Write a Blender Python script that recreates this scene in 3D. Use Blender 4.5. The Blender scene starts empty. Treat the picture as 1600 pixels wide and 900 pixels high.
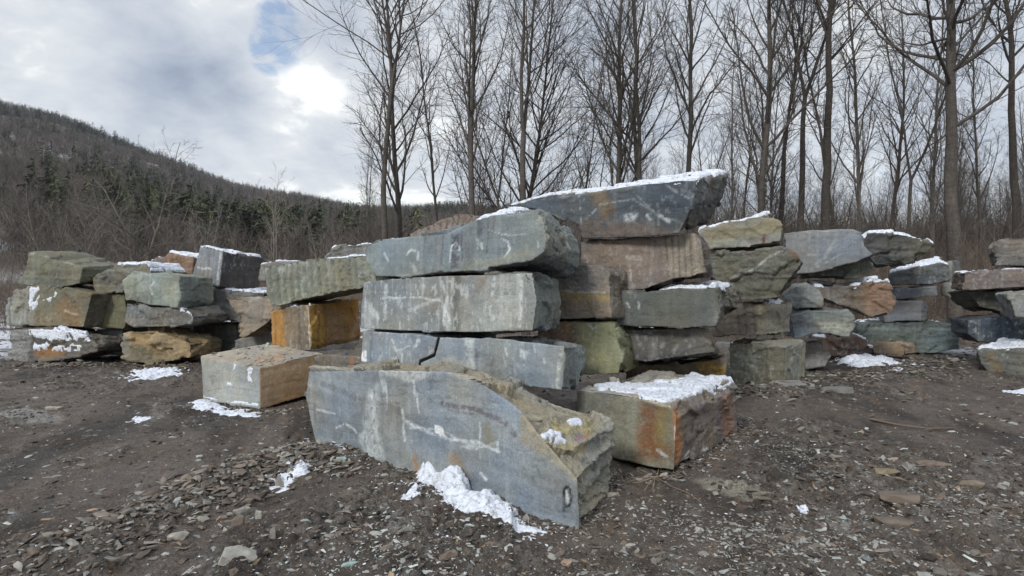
import bpy, bmesh, math, random
import numpy as np
from mathutils import Vector, Matrix
R = math.radians
random.seed(7)
SC = bpy.context.scene
COL = SC.collection
F = 900.0; HX = 800.0; HY = 450.0; CH = 1.6         # focal length in photo pixels, eye height

# ------------------------------------------------------------------ camera, sky, sun, exposure
cd = bpy.data.cameras.new('camera'); cam = bpy.data.objects.new('camera', cd); COL.objects.link(cam)
cam.location = (0, 0, CH); cam.rotation_euler = (R(90), 0, 0)
cd.sensor_width = 36; cd.lens = 36*F/1600; cd.clip_end = 6000; cd.clip_start = 0.05
SC.camera = cam
SC.view_settings.view_transform = 'Standard'; SC.view_settings.look = 'None'
SC.view_settings.gamma = 1; SC.view_settings.use_curve_mapping = False
SC.view_settings.exposure = 0.86
SUN_EL, SUN_AZ = 34.0, -148.0      # azimuth from +Y, clockwise: the sun stands behind the camera's left shoulder
sd = bpy.data.lights.new('sun', 'SUN'); sd.energy = 1.25; sd.angle = R(11); sd.color = (1.0, .96, .90)
sun = bpy.data.objects.new('sun', sd); COL.objects.link(sun)
a, e = R(SUN_AZ), R(SUN_EL)
sdir = Vector((math.sin(a)*math.cos(e), math.cos(a)*math.cos(e), math.sin(e)))
sun.rotation_euler = (-sdir).to_track_quat('-Z', 'Y').to_euler(); sun.location = sdir*50

def px_dir(x, y):
    return Vector(((x-HX)/F, 1, (HY-y)/F)).normalized()

W = bpy.data.worlds.new('World'); SC.world = W; W.use_nodes = True
nt = W.node_tree; N = nt.nodes; L = nt.links; N.clear()
def wn(t, **k):
    n = N.new(t)
    for a_, b_ in k.items(): setattr(n, a_, b_)
    return n
out = wn('ShaderNodeOutputWorld')
sky = wn('ShaderNodeTexSky', sky_type='NISHITA'); sky.sun_disc = False
sky.sun_elevation = R(SUN_EL); sky.sun_rotation = R(SUN_AZ)
bgs = wn('ShaderNodeBackground'); bgs.inputs[1].default_value = 0.10; L.new(sky.outputs[0], bgs.inputs[0])
tc = wn('ShaderNodeTexCoord')
sep = wn('ShaderNodeSeparateXYZ'); L.new(tc.outputs['Generated'], sep.inputs[0])
def wm(op, a_, b_=None, c_=None, clamp=False):
    n = wn('ShaderNodeMath', operation=op); n.use_clamp = clamp
    for i, v in enumerate((a_, b_, c_)):
        if v is None: continue
        if isinstance(v, (int, float)): n.inputs[i].default_value = v
        else: L.new(v, n.inputs[i])
    return n.outputs[0]
zz = wm('ADD', wm('MAXIMUM', sep.outputs[2], 0.0), 0.32)
cmb = wn('ShaderNodeCombineXYZ')
L.new(wm('DIVIDE', sep.outputs[0], zz), cmb.inputs[0]); L.new(wm('DIVIDE', sep.outputs[1], zz), cmb.inputs[1])
def wnoise(scale, detail, rough, off, dist=0.0):
    m = wn('ShaderNodeVectorMath', operation='ADD'); L.new(cmb.outputs[0], m.inputs[0]); m.inputs[1].default_value = off
    n = wn('ShaderNodeTexNoise'); n.inputs['Scale'].default_value = scale; n.inputs['Detail'].default_value = detail
    n.inputs['Roughness'].default_value = rough; n.inputs['Distortion'].default_value = dist
    L.new(m.outputs[0], n.inputs['Vector']); return n.outputs[0]
def spot(x, y, inner, outer):          # soft round region of the sky about a fixed direction
    d = px_dir(x, y); m = wn('ShaderNodeVectorMath', operation='DOT_PRODUCT')
    nm = wn('ShaderNodeVectorMath', operation='NORMALIZE'); L.new(tc.outputs['Generated'], nm.inputs[0])
    L.new(nm.outputs[0], m.inputs[0]); m.inputs[1].default_value = d
    mr = wn('ShaderNodeMapRange', interpolation_type='SMOOTHSTEP')
    L.new(m.outputs['Value'], mr.inputs[0]); mr.inputs[1].default_value = math.cos(R(outer)); mr.inputs[2].default_value = math.cos(R(inner))
    return mr.outputs[0]
nA = wnoise(1.25, 7, .52, (3.1, 1.7, 0), .25)
nB = wnoise(4.2, 6, .55, (9.3, 4.2, 2), .3)
nC = wnoise(15, 6, .6, (1.3, 7.2, 4), .5)
v = wm('ADD', wm('ADD', wm('ADD', wm('MULTIPLY', nA, .95), wm('MULTIPLY', nC, .30)), wm('MULTIPLY', nB, .85)), -.47)
v = wm('ADD', v, wm('MULTIPLY', spot(455, 150, .5, 5.5), .30))
v = wm('ADD', v, wm('MULTIPLY', spot(50, 110, 1, 8), .26))
v = wm('ADD', v, wm('MULTIPLY', spot(370, 20, .5, 5), .20))
v = wm('SUBTRACT', v, wm('MULTIPLY', spot(190, 60, .5, 7), .08))
v = wm('SUBTRACT', v, wm('MULTIPLY', spot(345, 110, .3, 5.5), .12))
v = wm('SUBTRACT', v, wm('MULTIPLY', spot(620, 60, 3, 14), .06))
rp = wn('ShaderNodeValToRGB'); L.new(v, rp.inputs[0])
cr = rp.color_ramp; cr.elements[0].position = .12; cr.elements[0].color = (.19, .225, .285, 1)
cr.elements[1].position = .94; cr.elements[1].color = (.84, .85, .82, 1)
e_ = cr.elements.new(.50); e_.color = (.35, .375, .415, 1)
e_ = cr.elements.new(.72); e_.color = (.46, .475, .49, 1)
# an overcast sky is up to three times brighter overhead than near the horizon
mr = wn('ShaderNodeMapRange'); L.new(sep.outputs[2], mr.inputs[0]); mr.inputs[1].default_value = .42; mr.inputs[2].default_value = .95
mr.inputs[3].default_value = 1.0; mr.inputs[4].default_value = 1.8
bgc = wn('ShaderNodeBackground'); L.new(rp.outputs[0], bgc.inputs[0]); L.new(mr.outputs[0], bgc.inputs[1])
hk = wm('ADD', wm('MAXIMUM', spot(434, 48, 0.1, 3.4), spot(428, 80, 0.1, 2.9)), wm('MULTIPLY', wm('ADD', wm('SUBTRACT', nB, .5), wm('SUBTRACT', nC, .5)), 2.0))
hr = wn('ShaderNodeMapRange', interpolation_type='SMOOTHSTEP'); L.new(hk, hr.inputs[0]); hr.inputs[1].default_value = .35; hr.inputs[2].default_value = 1.05
hole = wm('SUBTRACT', 1.0, wm('MULTIPLY', hr.outputs[0], .8), clamp=True)
cov = wm('MULTIPLY', hole, .94)
mx = wn('ShaderNodeMixShader'); L.new(cov, mx.inputs[0]); L.new(bgs.outputs[0], mx.inputs[1]); L.new(bgc.outputs[0], mx.inputs[2])
L.new(mx.outputs[0], out.inputs[0])

# ------------------------------------------------------------------ numpy noise
def _hash(ix, iy, iz, s):
    h = (ix*374761393 + iy*668265263 + iz*2147483647 + s*974634777) & 0xffffffff
    h = ((h ^ (h >> 13))*1274126177) & 0xffffffff
    h = ((h ^ (h >> 15))*2246822519) & 0xffffffff
    return ((h ^ (h >> 16)) & 0xffffff)/float(0xffffff)*2-1
def vn(P, s=0):
    P = np.asarray(P, dtype=np.float64); I = np.floor(P).astype(np.int64); f = P-I
    u = f*f*f*(f*(f*6-15)+10)
    x, y, z = I[:, 0], I[:, 1], I[:, 2]; o = 0
    for dx in (0, 1):
        wx = u[:, 0] if dx else 1-u[:, 0]
        for dy in (0, 1):
            wy = u[:, 1] if dy else 1-u[:, 1]
            for dz in (0, 1):
                wz = u[:, 2] if dz else 1-u[:, 2]
                o = o + wx*wy*wz*_hash(x+dx, y+dy, z+dz, s)
    return o
def fbm(P, sc, octv=4, s=0, g=.5):
    P = np.asarray(P)*np.asarray(sc, dtype=float); o = 0; a_ = 1; t = 0
    for k in range(octv):
        o = o+a_*vn(P*(2.03**k)+17.3*k, s+k); t += a_; a_ *= g
    return o/t
def sstep(a_, b_, x):
    t = np.clip((x-a_)/(b_-a_), 0, 1); return t*t*(3-2*t)
def lerp(a_, b_, t):
    return a_+(b_-a_)*t

# ------------------------------------------------------------------ mesh and object helpers
def mesh_np(name, V, Fc, mat=None, attrs=None, smooth=True):
    V = np.asarray(V, dtype=np.float32); Fc = np.asarray(Fc, dtype=np.int32)
    me = bpy.data.meshes.new(name); k = Fc.shape[1]
    me.vertices.add(len(V)); me.vertices.foreach_set('co', V.ravel())
    me.loops.add(Fc.size); me.loops.foreach_set('vertex_index', Fc.ravel())
    me.polygons.add(len(Fc)); me.polygons.foreach_set('loop_start', np.arange(0, Fc.size, k, dtype=np.int32))
    me.polygons.foreach_set('use_smooth', np.full(len(Fc), smooth))
    me.update(calc_edges=True)
    for an, av in (attrs or {}).items():
        av = np.asarray(av, dtype=np.float32)
        if av.ndim == 1:
            at = me.attributes.new(an, 'FLOAT', 'POINT'); at.data.foreach_set('value', av)
        else:
            at = me.attributes.new(an, 'FLOAT_COLOR', 'POINT')
            at.data.foreach_set('color', np.hstack([av, np.ones((len(av), 1), np.float32)]).astype(np.float32).ravel())
    if mat: me.materials.append(mat)
    return me
def link(name, me, parent=None, label=None, cat=None, group=None, kind=None):
    o = bpy.data.objects.new(name, me); COL.objects.link(o)
    if parent: o.parent = parent
    if label: o['label'] = label
    if cat: o['category'] = cat
    if group: o['group'] = group
    if kind: o['kind'] = kind
    return o

# ------------------------------------------------------------------ materials
def new_mat(name):
    m = bpy.data.materials.new(name); m.use_nodes = True; return m, m.node_tree.nodes, m.node_tree.links
def attr_mat(name, fine=.16, fs=60, bump=.5, bscale=45, rough=.8, midb=.3, mids=9, dist=.012, mid=.12, rgh=False, vert=0):
    m, n, l = new_mat(name); b = n['Principled BSDF']; b.inputs['Roughness'].default_value = rough
    b.inputs['Specular IOR Level'].default_value = .3
    at = n.new('ShaderNodeAttribute'); at.attribute_name = 'col'; tc_ = n.new('ShaderNodeTexCoord')
    def nz(s, d, r=.6):
        t = n.new('ShaderNodeTexNoise'); t.inputs['Scale'].default_value = s; t.inputs['Detail'].default_value = d
        t.inputs['Roughness'].default_value = r; l.new(tc_.outputs['Object'], t.inputs['Vector']); return t.outputs[0]
    def ma(op, a_, b_):
        q = n.new('ShaderNodeMath'); q.operation = op
        for i, v_ in enumerate((a_, b_)):
            if isinstance(v_, (int, float)): q.inputs[i].default_value = v_
            else: l.new(v_, q.inputs[i])
        return q.outputs[0]
    f1 = nz(fs, 5, .7); f2 = nz(mids, 6, .6)
    g = ma('ADD', ma('MULTIPLY', ma('SUBTRACT', f1, .5), fine*4), ma('MULTIPLY', ma('SUBTRACT', f2, .5), mid*4)); g = ma('ADD', g, 1)
    if vert:
        mp = n.new('ShaderNodeMapping'); mp.inputs['Scale'].default_value = (26, 26, 2.2); l.new(tc_.outputs['Object'], mp.inputs['Vector'])
        t = n.new('ShaderNodeTexNoise'); t.inputs['Scale'].default_value = 1; t.inputs['Detail'].default_value = 4; t.inputs['Roughness'].default_value = .6; l.new(mp.outputs[0], t.inputs['Vector'])
        mp2 = n.new('ShaderNodeMapping'); mp2.inputs['Scale'].default_value = (1.2, 1.2, 24); mp2.inputs['Rotation'].default_value = (0, .11, 0); l.new(tc_.outputs['Object'], mp2.inputs['Vector'])
        t2 = n.new('ShaderNodeTexNoise'); t2.inputs['Scale'].default_value = 1; t2.inputs['Detail'].default_value = 4; l.new(mp2.outputs[0], t2.inputs['Vector'])
        g = ma('MULTIPLY', g, ma('ADD', ma('MULTIPLY', ma('SUBTRACT', t.outputs[0], .5), vert*4), 1)); g = ma('MULTIPLY', g, ma('ADD', ma('MULTIPLY', ma('SUBTRACT', t2.outputs[0], .5), vert*3), 1))
    mul = n.new('ShaderNodeVectorMath'); mul.operation = 'SCALE'; l.new(at.outputs['Color'], mul.inputs[0]); l.new(g, mul.inputs['Scale'])
    l.new(mul.outputs[0], b.inputs['Base Color'])
    h = ma('ADD', ma('MULTIPLY', nz(bscale, 6, .65), bump), ma('MULTIPLY', f2, midb))
    if rgh:
        ar = n.new('ShaderNodeAttribute'); ar.attribute_name = 'rgh'; h = ma('MULTIPLY', h, ar.outputs['Fac'])
    bp = n.new('ShaderNodeBump'); bp.inputs['Strength'].default_value = 1; bp.inputs['Distance'].default_value = dist
    l.new(h, bp.inputs['Height']); l.new(bp.outputs[0], b.inputs['Normal'])
    return m
M_STONE = attr_mat('quarry_stone', vert=.075, fine=.30, fs=64, bump=.45, bscale=50, rough=.78, midb=.9, mids=12, dist=.028, mid=.16, rgh=True)
M_GROUND = attr_mat('muddy_ground', fine=.55, fs=60, bump=1.2, bscale=30, rough=.88, midb=.7, mids=9, dist=.035, mid=.3)
_b = M_GROUND.node_tree.nodes['Principled BSDF']; _n = M_GROUND.node_tree; _w = _n.nodes.new('ShaderNodeTexNoise'); _w.inputs['Scale'].default_value = 1.7; _w.inputs['Detail'].default_value = 6
_c = _n.nodes.new('ShaderNodeTexCoord'); _n.links.new(_c.outputs['Object'], _w.inputs['Vector']); _m = _n.nodes.new('ShaderNodeMapRange'); _m.inputs[1].default_value = .42; _m.inputs[2].default_value = .60; _m.inputs[3].default_value = .42; _m.inputs[4].default_value = .92
_n.links.new(_w.outputs[0], _m.inputs[0]); _n.links.new(_m.outputs[0], _b.inputs['Roughness'])
M_RUBBLE = attr_mat('rubble', fine=.14, fs=50, bump=.4, bscale=50, rough=.85, midb=.2, mids=14, dist=.006, mid=.1)
M_BARK = attr_mat('bark', vert=.22, fine=.32, fs=22, bump=1.0, bscale=14, rough=.92, midb=.5, mids=5, dist=.05, mid=.22)
M_FAR = attr_mat('far_wood', fine=.0, fs=1, bump=0, bscale=1, rough=1, midb=0, mids=.08, dist=.01, mid=.08)
M_SNOW, n, l = new_mat('snow'); b = n['Principled BSDF']; b.inputs['Base Color'].default_value = (.74, .79, .87, 1); b.inputs['Roughness'].default_value = .6
b.inputs['Subsurface Weight'].default_value = .0
t = n.new('ShaderNodeTexNoise'); t.inputs['Scale'].default_value = 26; t.inputs['Detail'].default_value = 8; t.inputs['Roughness'].default_value = .65
tco = n.new('ShaderNodeTexCoord'); l.new(tco.outputs['Object'], t.inputs['Vector'])
bp = n.new('ShaderNodeBump'); bp.inputs['Distance'].default_value = .025; l.new(t.outputs[0], bp.inputs['Height']); l.new(bp.outputs[0], b.inputs['Normal'])
rr = n.new('ShaderNodeValToRGB'); rr.color_ramp.elements[0].position = .34; rr.color_ramp.elements[0].color = (.36, .355, .35, 1)
rr.color_ramp.elements[1].position = .50; rr.color_ramp.elements[1].color = (.72, .77, .86, 1)
l.new(t.outputs[0], rr.inputs[0]); l.new(rr.outputs[0], b.inputs['Base Color'])

# ------------------------------------------------------------------ quarry blocks
# palette: reflectances of the faces (sawn blue-grey, green-grey, brown, tan, dark, ochre, moss)
BL = (.225, .25, .26); BG = (.195, .225, .225); GG = (.155, .16, .14); DG = (.085, .098, .1); GY = (.20, .205, .2)
BR = (.17, .135, .112); TN = (.33, .265, .185); RB = (.15, .11, .085); OC = (.42, .225, .06); MO = (.13, .15, .075)
PT = (.27, .27, .235); WH = (.62, .66, .68); RU = (.40, .15, .03); YE = (.43, .36, .16); BK = (.03, .032, .035); DR = (.12, .095, .075)

def plane_of(p):
    x1, d1, x2, d2 = p; A = Vector(((x1-HX)/F*d1, d1)); B = Vector(((x2-HX)/F*d2, d2))
    t = (B-A).normalized(); return A, t
def unproj(x, y, A, t, off=0.0):
    nrm = Vector((-t.y, t.x))                      # horizontal normal pointing away from the camera
    if nrm.y < 0: nrm = -nrm
    P = A+nrm*off; u = (x-HX)/F
    k = (P.dot(nrm))/(Vector((u, 1)).dot(nrm))
    return Vector((u*k, k, CH+(HY-y)/F*k))
def in_poly(X, Y, poly):
    r = np.zeros(len(X), bool); n_ = len(poly); j = n_-1
    for i in range(n_):
        xi, yi = poly[i]; xj, yj = poly[j]
        c = ((yi > Y) != (yj > Y)) & (X < (xj-xi)*(Y-yi)/((yj-yi) or 1e-9)+xi)
        r ^= c; j = i
    return r
def seg_dist(X, Y, pts):
    d = np.full(len(X), 1e9)
    for (ax, ay), (bx_, by_) in zip(pts[:-1], pts[1:]):
        dx, dy = bx_-ax, by_-ay; q = dx*dx+dy*dy or 1e-9
        t_ = np.clip(((X-ax)*dx+(Y-ay)*dy)/q, 0, 1)
        d = np.minimum(d, np.hypot(X-ax-t_*dx, Y-ay-t_*dy))
    return d
def poly_sd(X, Y, poly):                          # signed distance, positive inside
    d = seg_dist(X, Y, list(poly)+[poly[0]]); return np.where(in_poly(X, Y, poly), d, -d)

# a little pool of angular stones for rubble
def stone_pool(n_=14, seed=3):
    rs = np.random.RandomState(seed); pool = []
    for k in range(n_):
        bm = bmesh.new()
        for q in range(13):
            v_ = rs.normal(size=3); v_ /= np.linalg.norm(v_); v_ *= rs.uniform(.75, 1.0)
            bm.verts.new(v_*np.array([1, .7, .42])+0)
        r_ = bmesh.ops.convex_hull(bm, input=bm.verts[:])
        bmesh.ops.delete(bm, geom=[g for g in r_['geom_interior'] if isinstance(g, bmesh.types.BMVert)], context='VERTS')
        bmesh.ops.triangulate(bm, faces=bm.faces[:]); bm.verts.index_update()
        pool.append((np.array([v_.co for v_ in bm.verts]), np.array([[v_.index for v_ in f_.verts] for f_ in bm.faces])))
        bm.free()
    return pool
POOL = stone_pool()
def scatter_mesh(name, P, size, cols, mat, rs, flat=(.55, 1.25), yaw=None, sink=.25):
    Vs, Fs, Cs = [], [], []; o = 0; which = rs.randint(len(POOL), size=len(P)); size = np.asarray(size); cols = np.asarray(cols)
    for q in range(len(POOL)):
        I = np.where(which == q)[0]; m = len(I)
        if not m: continue
        v_, f_ = POOL[q]; th = rs.uniform(0, 2*math.pi, m) if yaw is None else yaw+rs.normal(size=m)*.5
        tx, ty = rs.normal(size=(2, m, 1))*.22; s = size[I][:, None]*.5
        x, y, z = (v_[None, :, k]*s*rs.uniform(*((.9, 1.5), (.6, 1.1), flat)[k], (m, 1)) for k in range(3))
        z = z+x*tx+y*ty+s*sink; c, s_ = np.cos(th)[:, None], np.sin(th)[:, None]
        Vs.append((np.stack([x*c-y*s_, x*s_+y*c, z], 2)+P[I][:, None]).reshape(-1, 3))
        Fs.append((f_[None]+(o+np.arange(m)*len(v_))[:, None, None]).reshape(-1, 3)); o += m*len(v_)
        Cs.append(np.repeat(cols[I], len(v_), 0)*(1+.12*rs.normal(size=(m*len(v_), 1))))
    Cs = [np.clip(q, .01, .8) for q in Cs]
    return mesh_np(name, np.vstack(Vs), np.vstack(Fs), mat, {'col': np.vstack(Cs)}, smooth=False)

import time as _t; _T0=_t.time()
BN = [0]
def block(label, px, plane, ext=1.0, back=None, col=BL, rcol=None, scol=None, tcol=None, rf=0.0, rs_=.8, rt=.9, amp=.045,
          marks=(), streak=.25, groove=None, sgroove=None, snow=None, snowpx=(), th=.04, debris=0, group='quarried stone blocks stacked in the yard',
          strata=.12, chip=1.0, vox=None, dirt=.3, name='stone_block', cat='stone block', edge=.5, dz=None):
    BN[0] += 1; seed = BN[0]*31
    th = th*.68; A, t = plane_of(plane)
    nrm = Vector((-t.y, t.x)); nrm = nrm if nrm.y > 0 else -nrm
    Fr = [unproj(x, y, A, t) for x, y in px]
    if isinstance(ext, tuple):
        vi, X, Y, Ln = ext; P = Fr[vi]; u = (X-HX)/F
        qa = u*u+1; qb = -2*(u*P.x+P.y); qc = P.x**2+P.y**2-Ln**2
        dd = qb*qb-4*qa*qc; k = (-qb+math.sqrt(max(dd, 0)))/(2*qa)
        E = Vector((u*k, k, CH+(HY-Y)/F*k))-P
        if dz is not None: E.z = dz
    else:
        E = Vector((nrm.x*ext, nrm.y*ext, dz or 0))
    off = E.x*nrm.x+E.y*nrm.y
    Bk = [p+E for p in Fr]
    for i, q in (back or {}).items(): Bk[i] = unproj(q[0], q[1], A, t, off)
    bm = bmesh.new(); f1 = [bm.verts.new(p) for p in Fr]; f2 = [bm.verts.new(p) for p in Bk]; n_ = len(px)
    bm.faces.new(f1); bm.faces.new(f2[::-1])
    for i in range(n_): bm.faces.new((f1[i], f2[i], f2[(i+1) % n_], f1[(i+1) % n_]))
    bmesh.ops.recalc_face_normals(bm, faces=bm.faces[:]); bmesh.ops.triangulate(bm, faces=bm.faces[:])
    # into the block's own frame: x along the face, y into the block, z up, origin at the base
    allp = Fr+Bk; c0 = sum(allp, Vector())/len(allp); c0.z = min(p.z for p in allp)
    ang = math.atan2(t.y, t.x); Mw = Matrix.Translation(c0) @ Matrix.Rotation(ang, 4, 'Z'); Mi = Mw.inverted()
    bm.transform(Mi)
    tmp = bpy.data.meshes.new('tmp'); bm.to_mesh(tmp); bm.free()
    D = max(c0.y, 3); vx = vox or min(max(.0020*D, .0125), .030)
    ob = bpy.data.objects.new('tmp', tmp); COL.objects.link(ob)
    md = ob.modifiers.new('r', 'REMESH'); md.mode = 'VOXEL'; md.voxel_size = vx; md.use_smooth_shade = True
    dg = bpy.context.evaluated_depsgraph_get(); dg.update()
    me = bpy.data.meshes.new_from_object(ob.evaluated_get(dg)); bpy.data.objects.remove(ob)
    nv = len(me.vertices); P = np.empty(nv*3, np.float32); me.vertices.foreach_get('co', P); P = P.reshape(-1, 3).astype(float)
    Nn = np.empty(nv*3, np.float32); me.vertex_normals.foreach_get('vector', Nn); Nn = Nn.reshape(-1, 3).astype(float)
    # face weights
    lt = Mi.to_3x3() @ E; lt.z = 0; lt.normalize()
    wf = sstep(.6, .9, -Nn[:, 1]); wt = sstep(.45, .85, np.abs(Nn[:, 2])); up = sstep(.3, .75, Nn[:, 2])
    ws = np.clip(1-wf-wt, 0, 1); sm = wf+wt+ws; wf /= sm; wt /= sm; ws /= sm
    rough = wf*rf+ws*rs_+wt*rt
    # distance to the edges of the prism
    loc = [np.array(Mi @ p) for p in Fr]; lob = [np.array(Mi @ p) for p in Bk]
    segs = [(loc[i], loc[(i+1) % n_], 1) for i in range(n_)]+[(lob[i], lob[(i+1) % n_], 1) for i in range(n_)]
    for i in range(n_):                            # long edges only where the outline really turns
        a_, b_, c_ = loc[i-1], loc[i], loc[(i+1) % n_]; d1 = (b_-a_)/(np.linalg.norm(b_-a_)+1e-9); d2 = (c_-b_)/(np.linalg.norm(c_-b_)+1e-9)
        if d1.dot(d2) < .85: segs.append((loc[i], lob[i], 1))
    de = np.full(nv, 9.0)
    for a_, b_, w_ in segs:
        ab = b_-a_; q = ab.dot(ab) or 1e-9; tt = np.clip(((P-a_) @ ab)/q, 0, 1); de = np.minimum(de, np.linalg.norm(P-a_-tt[:, None]*ab, axis=1))
    # facets of broken stone
    rng = np.random.RandomState(seed); lo, hi = P.min(0), P.max(0); nc = int(np.clip(np.prod(hi-lo+.3)*26, 14, 60))
    C = rng.uniform(lo-.05, hi+.05, (nc, 3)); hh = rng.uniform(-1, .35, nc); gr = rng.normal(0, 1, (nc, 3))
    Pw = P+np.stack([fbm(P, 3.1, 3, seed+k) for k in (1, 2, 3)], 1)*.10
    d2_ = ((Pw[:, None, :]-C[None])**2*np.array([1, 1, 2.2])).sum(2) if nv*nc < 6e6 else None
    if d2_ is None:
        ids = np.empty(nv, int)
        for s0 in range(0, nv, 20000): ids[s0:s0+20000] = (((Pw[s0:s0+20000, None, :]-C[None])**2)*np.array([1, 1, 2.2])).sum(2).argmin(1)
    else: ids = d2_.argmin(1)
    fac = hh[ids]+((P-C[ids])*gr[ids]).sum(1)*1.1
    fac = np.clip(fac, -2, .8)
    ledge = np.abs(fbm(P, (1.2, 1.2, 9), 3, seed+40))*2-.4
    n1 = fbm(P, 1.3, 3, seed+5); n2 = fbm(P, 7, 4, seed+9); n3 = fbm(P, 30, 3, seed+13)
    crk = np.clip(1-np.abs(fbm(P, (1.1, 1.1, 4.5), 4, seed+200))/.028, 0, 1)*sstep(-.1, .2, fbm(P, 1.4, 2, seed+210))
    disp = rough*(amp*(fac*1.05-ledge*(.22+min(strata, .4)))+amp*.28*n2+amp*.20*n3)+.010*n1+(1-rough)*.003*n2+.0012*n3-crk*(.004+.022*rough)
    cz = np.clip(n2*1.4+fbm(P, 2.6, 2, seed+21)+.25, 0, 1.3)
    cw = .010+.06*np.clip(cz-.35, 0, 1)*chip*(.5+.8*rough)+.012*cz
    ch = np.clip(1-de/cw, 0, 1); disp -= ch*ch*cw*.40*(.3+rough*.5+cz*.3)
    gcol = np.zeros(nv)
    for g_, w_, ax in ((groove, wf, P[:, 0]), (sgroove, ws, P @ np.array([lt.x, lt.y, 0]))):
        if g_:
            sp, dp, tilt = g_; ph = (ax+tilt*P[:, 2]+.012*vn(P*3, seed))/sp; cid = np.floor(ph); fr = ph-cid
            sh = np.sqrt(np.clip(1-(2*fr-1)**2, 0, 1)); on = .55+.45*_hash(cid.astype(np.int64), cid.astype(np.int64)*0, cid.astype(np.int64)*0, seed)
            on = np.clip(on+.4*fbm(P, (.8, .8, 1.4), 2, seed+70), .08, 1.2); disp -= w_*dp*on*(1-sh)*1.0; gcol += w_*on*(sh-.6)
    P2 = P+Nn*disp[:, None]
    me.vertices.foreach_set('co', P2.astype(np.float32).ravel())
    # colour of the stone, darker in groove bottoms and low facets
    rcol = rcol or tuple(c*.85 for c in col); scol = scol or rcol; tcol = tcol or tuple(np.array(rcol)*.9+np.array(DR)*.2)
    c_ = np.array(col)[None]*wf[:, None]+np.array(scol)[None]*ws[:, None]+np.array(tcol)[None]*wt[:, None]
    c_ = np.where((wf*rf)[:, None] > .3, lerp(c_, np.array(rcol)[None], .25), c_)
    tone = 1+.32*n1+.16*n2+strata*1.4*fbm(P, (.7, .7, 11), 4, seed+50)+rough*.22*(fac*.5)+.32*gcol
    c_ = c_*np.clip(tone, .45, 1.7)[:, None]
    hue = fbm(P, 2.2, 3, seed+60); c_ = c_*(1+np.outer(hue, [.16, .04, -.16]))
    # grime, pale bruised edges, mineral streaks
    gm = sstep(.05, .5, fbm(P, (2.2, 2.2, 3), 4, seed+80))*dirt; c_ = lerp(c_, np.array(DR)[None], (gm*(.5+.5*rough))[:, None])
    eb = np.clip(1-de/(.025+.02*cz), 0, 1)*sstep(-.1, .45, n2)*edge; c_ = lerp(c_, np.array([.40, .40, .36])[None], eb[:, None]*.7)
    st = sstep(.24, .62, fbm(np.stack([P[:, 0]*1.0, P[:, 1], P[:, 2]*.09], 1), 15, 3, seed+90)+.35*fbm(P, (1.8, 1.8, 3), 3, seed+95))
    c_ = lerp(c_, np.array([.47, .50, .50])[None], (st*streak*(wf+ws*.4)*(1-.5*rf))[:, None])
    dk = sstep(.25, .6, fbm(np.stack([P[:, 0], P[:, 1], P[:, 2]*.12], 1), 9, 2, seed+100)); c_ = c_*(1-.35*(dk*(wf+ws)*min(1, streak*2))[:, None])
    spk = sstep(.36, .48, fbm(P, (26, 26, 14), 3, seed+110)+.5*np.minimum(fbm(P, 1.1, 3, seed+111), .2)); c_ = lerp(c_, np.array(WH)[None], (spk*(wf+ws)*.35*min(1, streak*2.2))[:, None])
    c_ = c_*(1-crk*(.25+.3*rough))[:, None]
    # marks, given where they stand on the stone
    Wm = np.array(Mw); PW = P @ Wm[:3, :3].T+Wm[:3, 3]
    U = HX+F*PW[:, 0]/PW[:, 1]; V = HY-F*(PW[:, 2]-CH)/PW[:, 1]
    jx = 3.2*fbm(P, 9, 4, seed+120); jy = 3.2*fbm(P, 9, 4, seed+130); brk = fbm(P, 26, 3, seed+140)
    for m_ in marks:
        kind, mc, pts, w_, st_ = m_[:5]; fc = {'f': wf, 's': ws, 't': up, 'a': np.ones(nv)}[m_[5] if len(m_) > 5 else 'f']
        if kind == 'line': k = sstep(w_*1.25, w_*.55, seg_dist(U+jx*.5, V+jy*.5, pts))
        elif kind == 'poly': k = sstep(-w_, w_, poly_sd(U+jx, V+jy, pts))
        else: k = sstep(1.0, .2, seg_dist(U+jx*2.5, (V+jy*2.5), pts)/w_)        # soft stain
        rag = 1 if kind == 'stain' else sstep(-.62, -.25, brk) if kind == 'poly' else sstep(-.45, -.1, brk)
        c_ = lerp(c_, np.array(mc)[None]*(1+.25*n2[:, None]), (k*st_*rag*fc*(.78 if mc is WH else 1)*np.clip(1+.9*fbm(P, 40, 2, seed+170), .35, 1.1))[:, None])
    c_ = np.clip(c_, .012, .8)
    at = me.attributes.new('col', 'FLOAT_COLOR', 'POINT'); at.data.foreach_set('color', np.hstack([c_, np.ones((nv, 1))]).astype(np.float32).ravel())
    at = me.attributes.new('rgh', 'FLOAT', 'POINT'); at.data.foreach_set('value', (.38+1.25*rough).astype(np.float32))
    me.materials.clear(); me.materials.append(M_STONE); me.name = name
    o = link(name, me, None, label, cat, group); o.matrix_world = Mw
    # snow that lies on it
    me.update(); Nn = np.empty(nv*3, np.float32); me.vertex_normals.foreach_get('vector', Nn); Nn = Nn.reshape(-1, 3)
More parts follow.
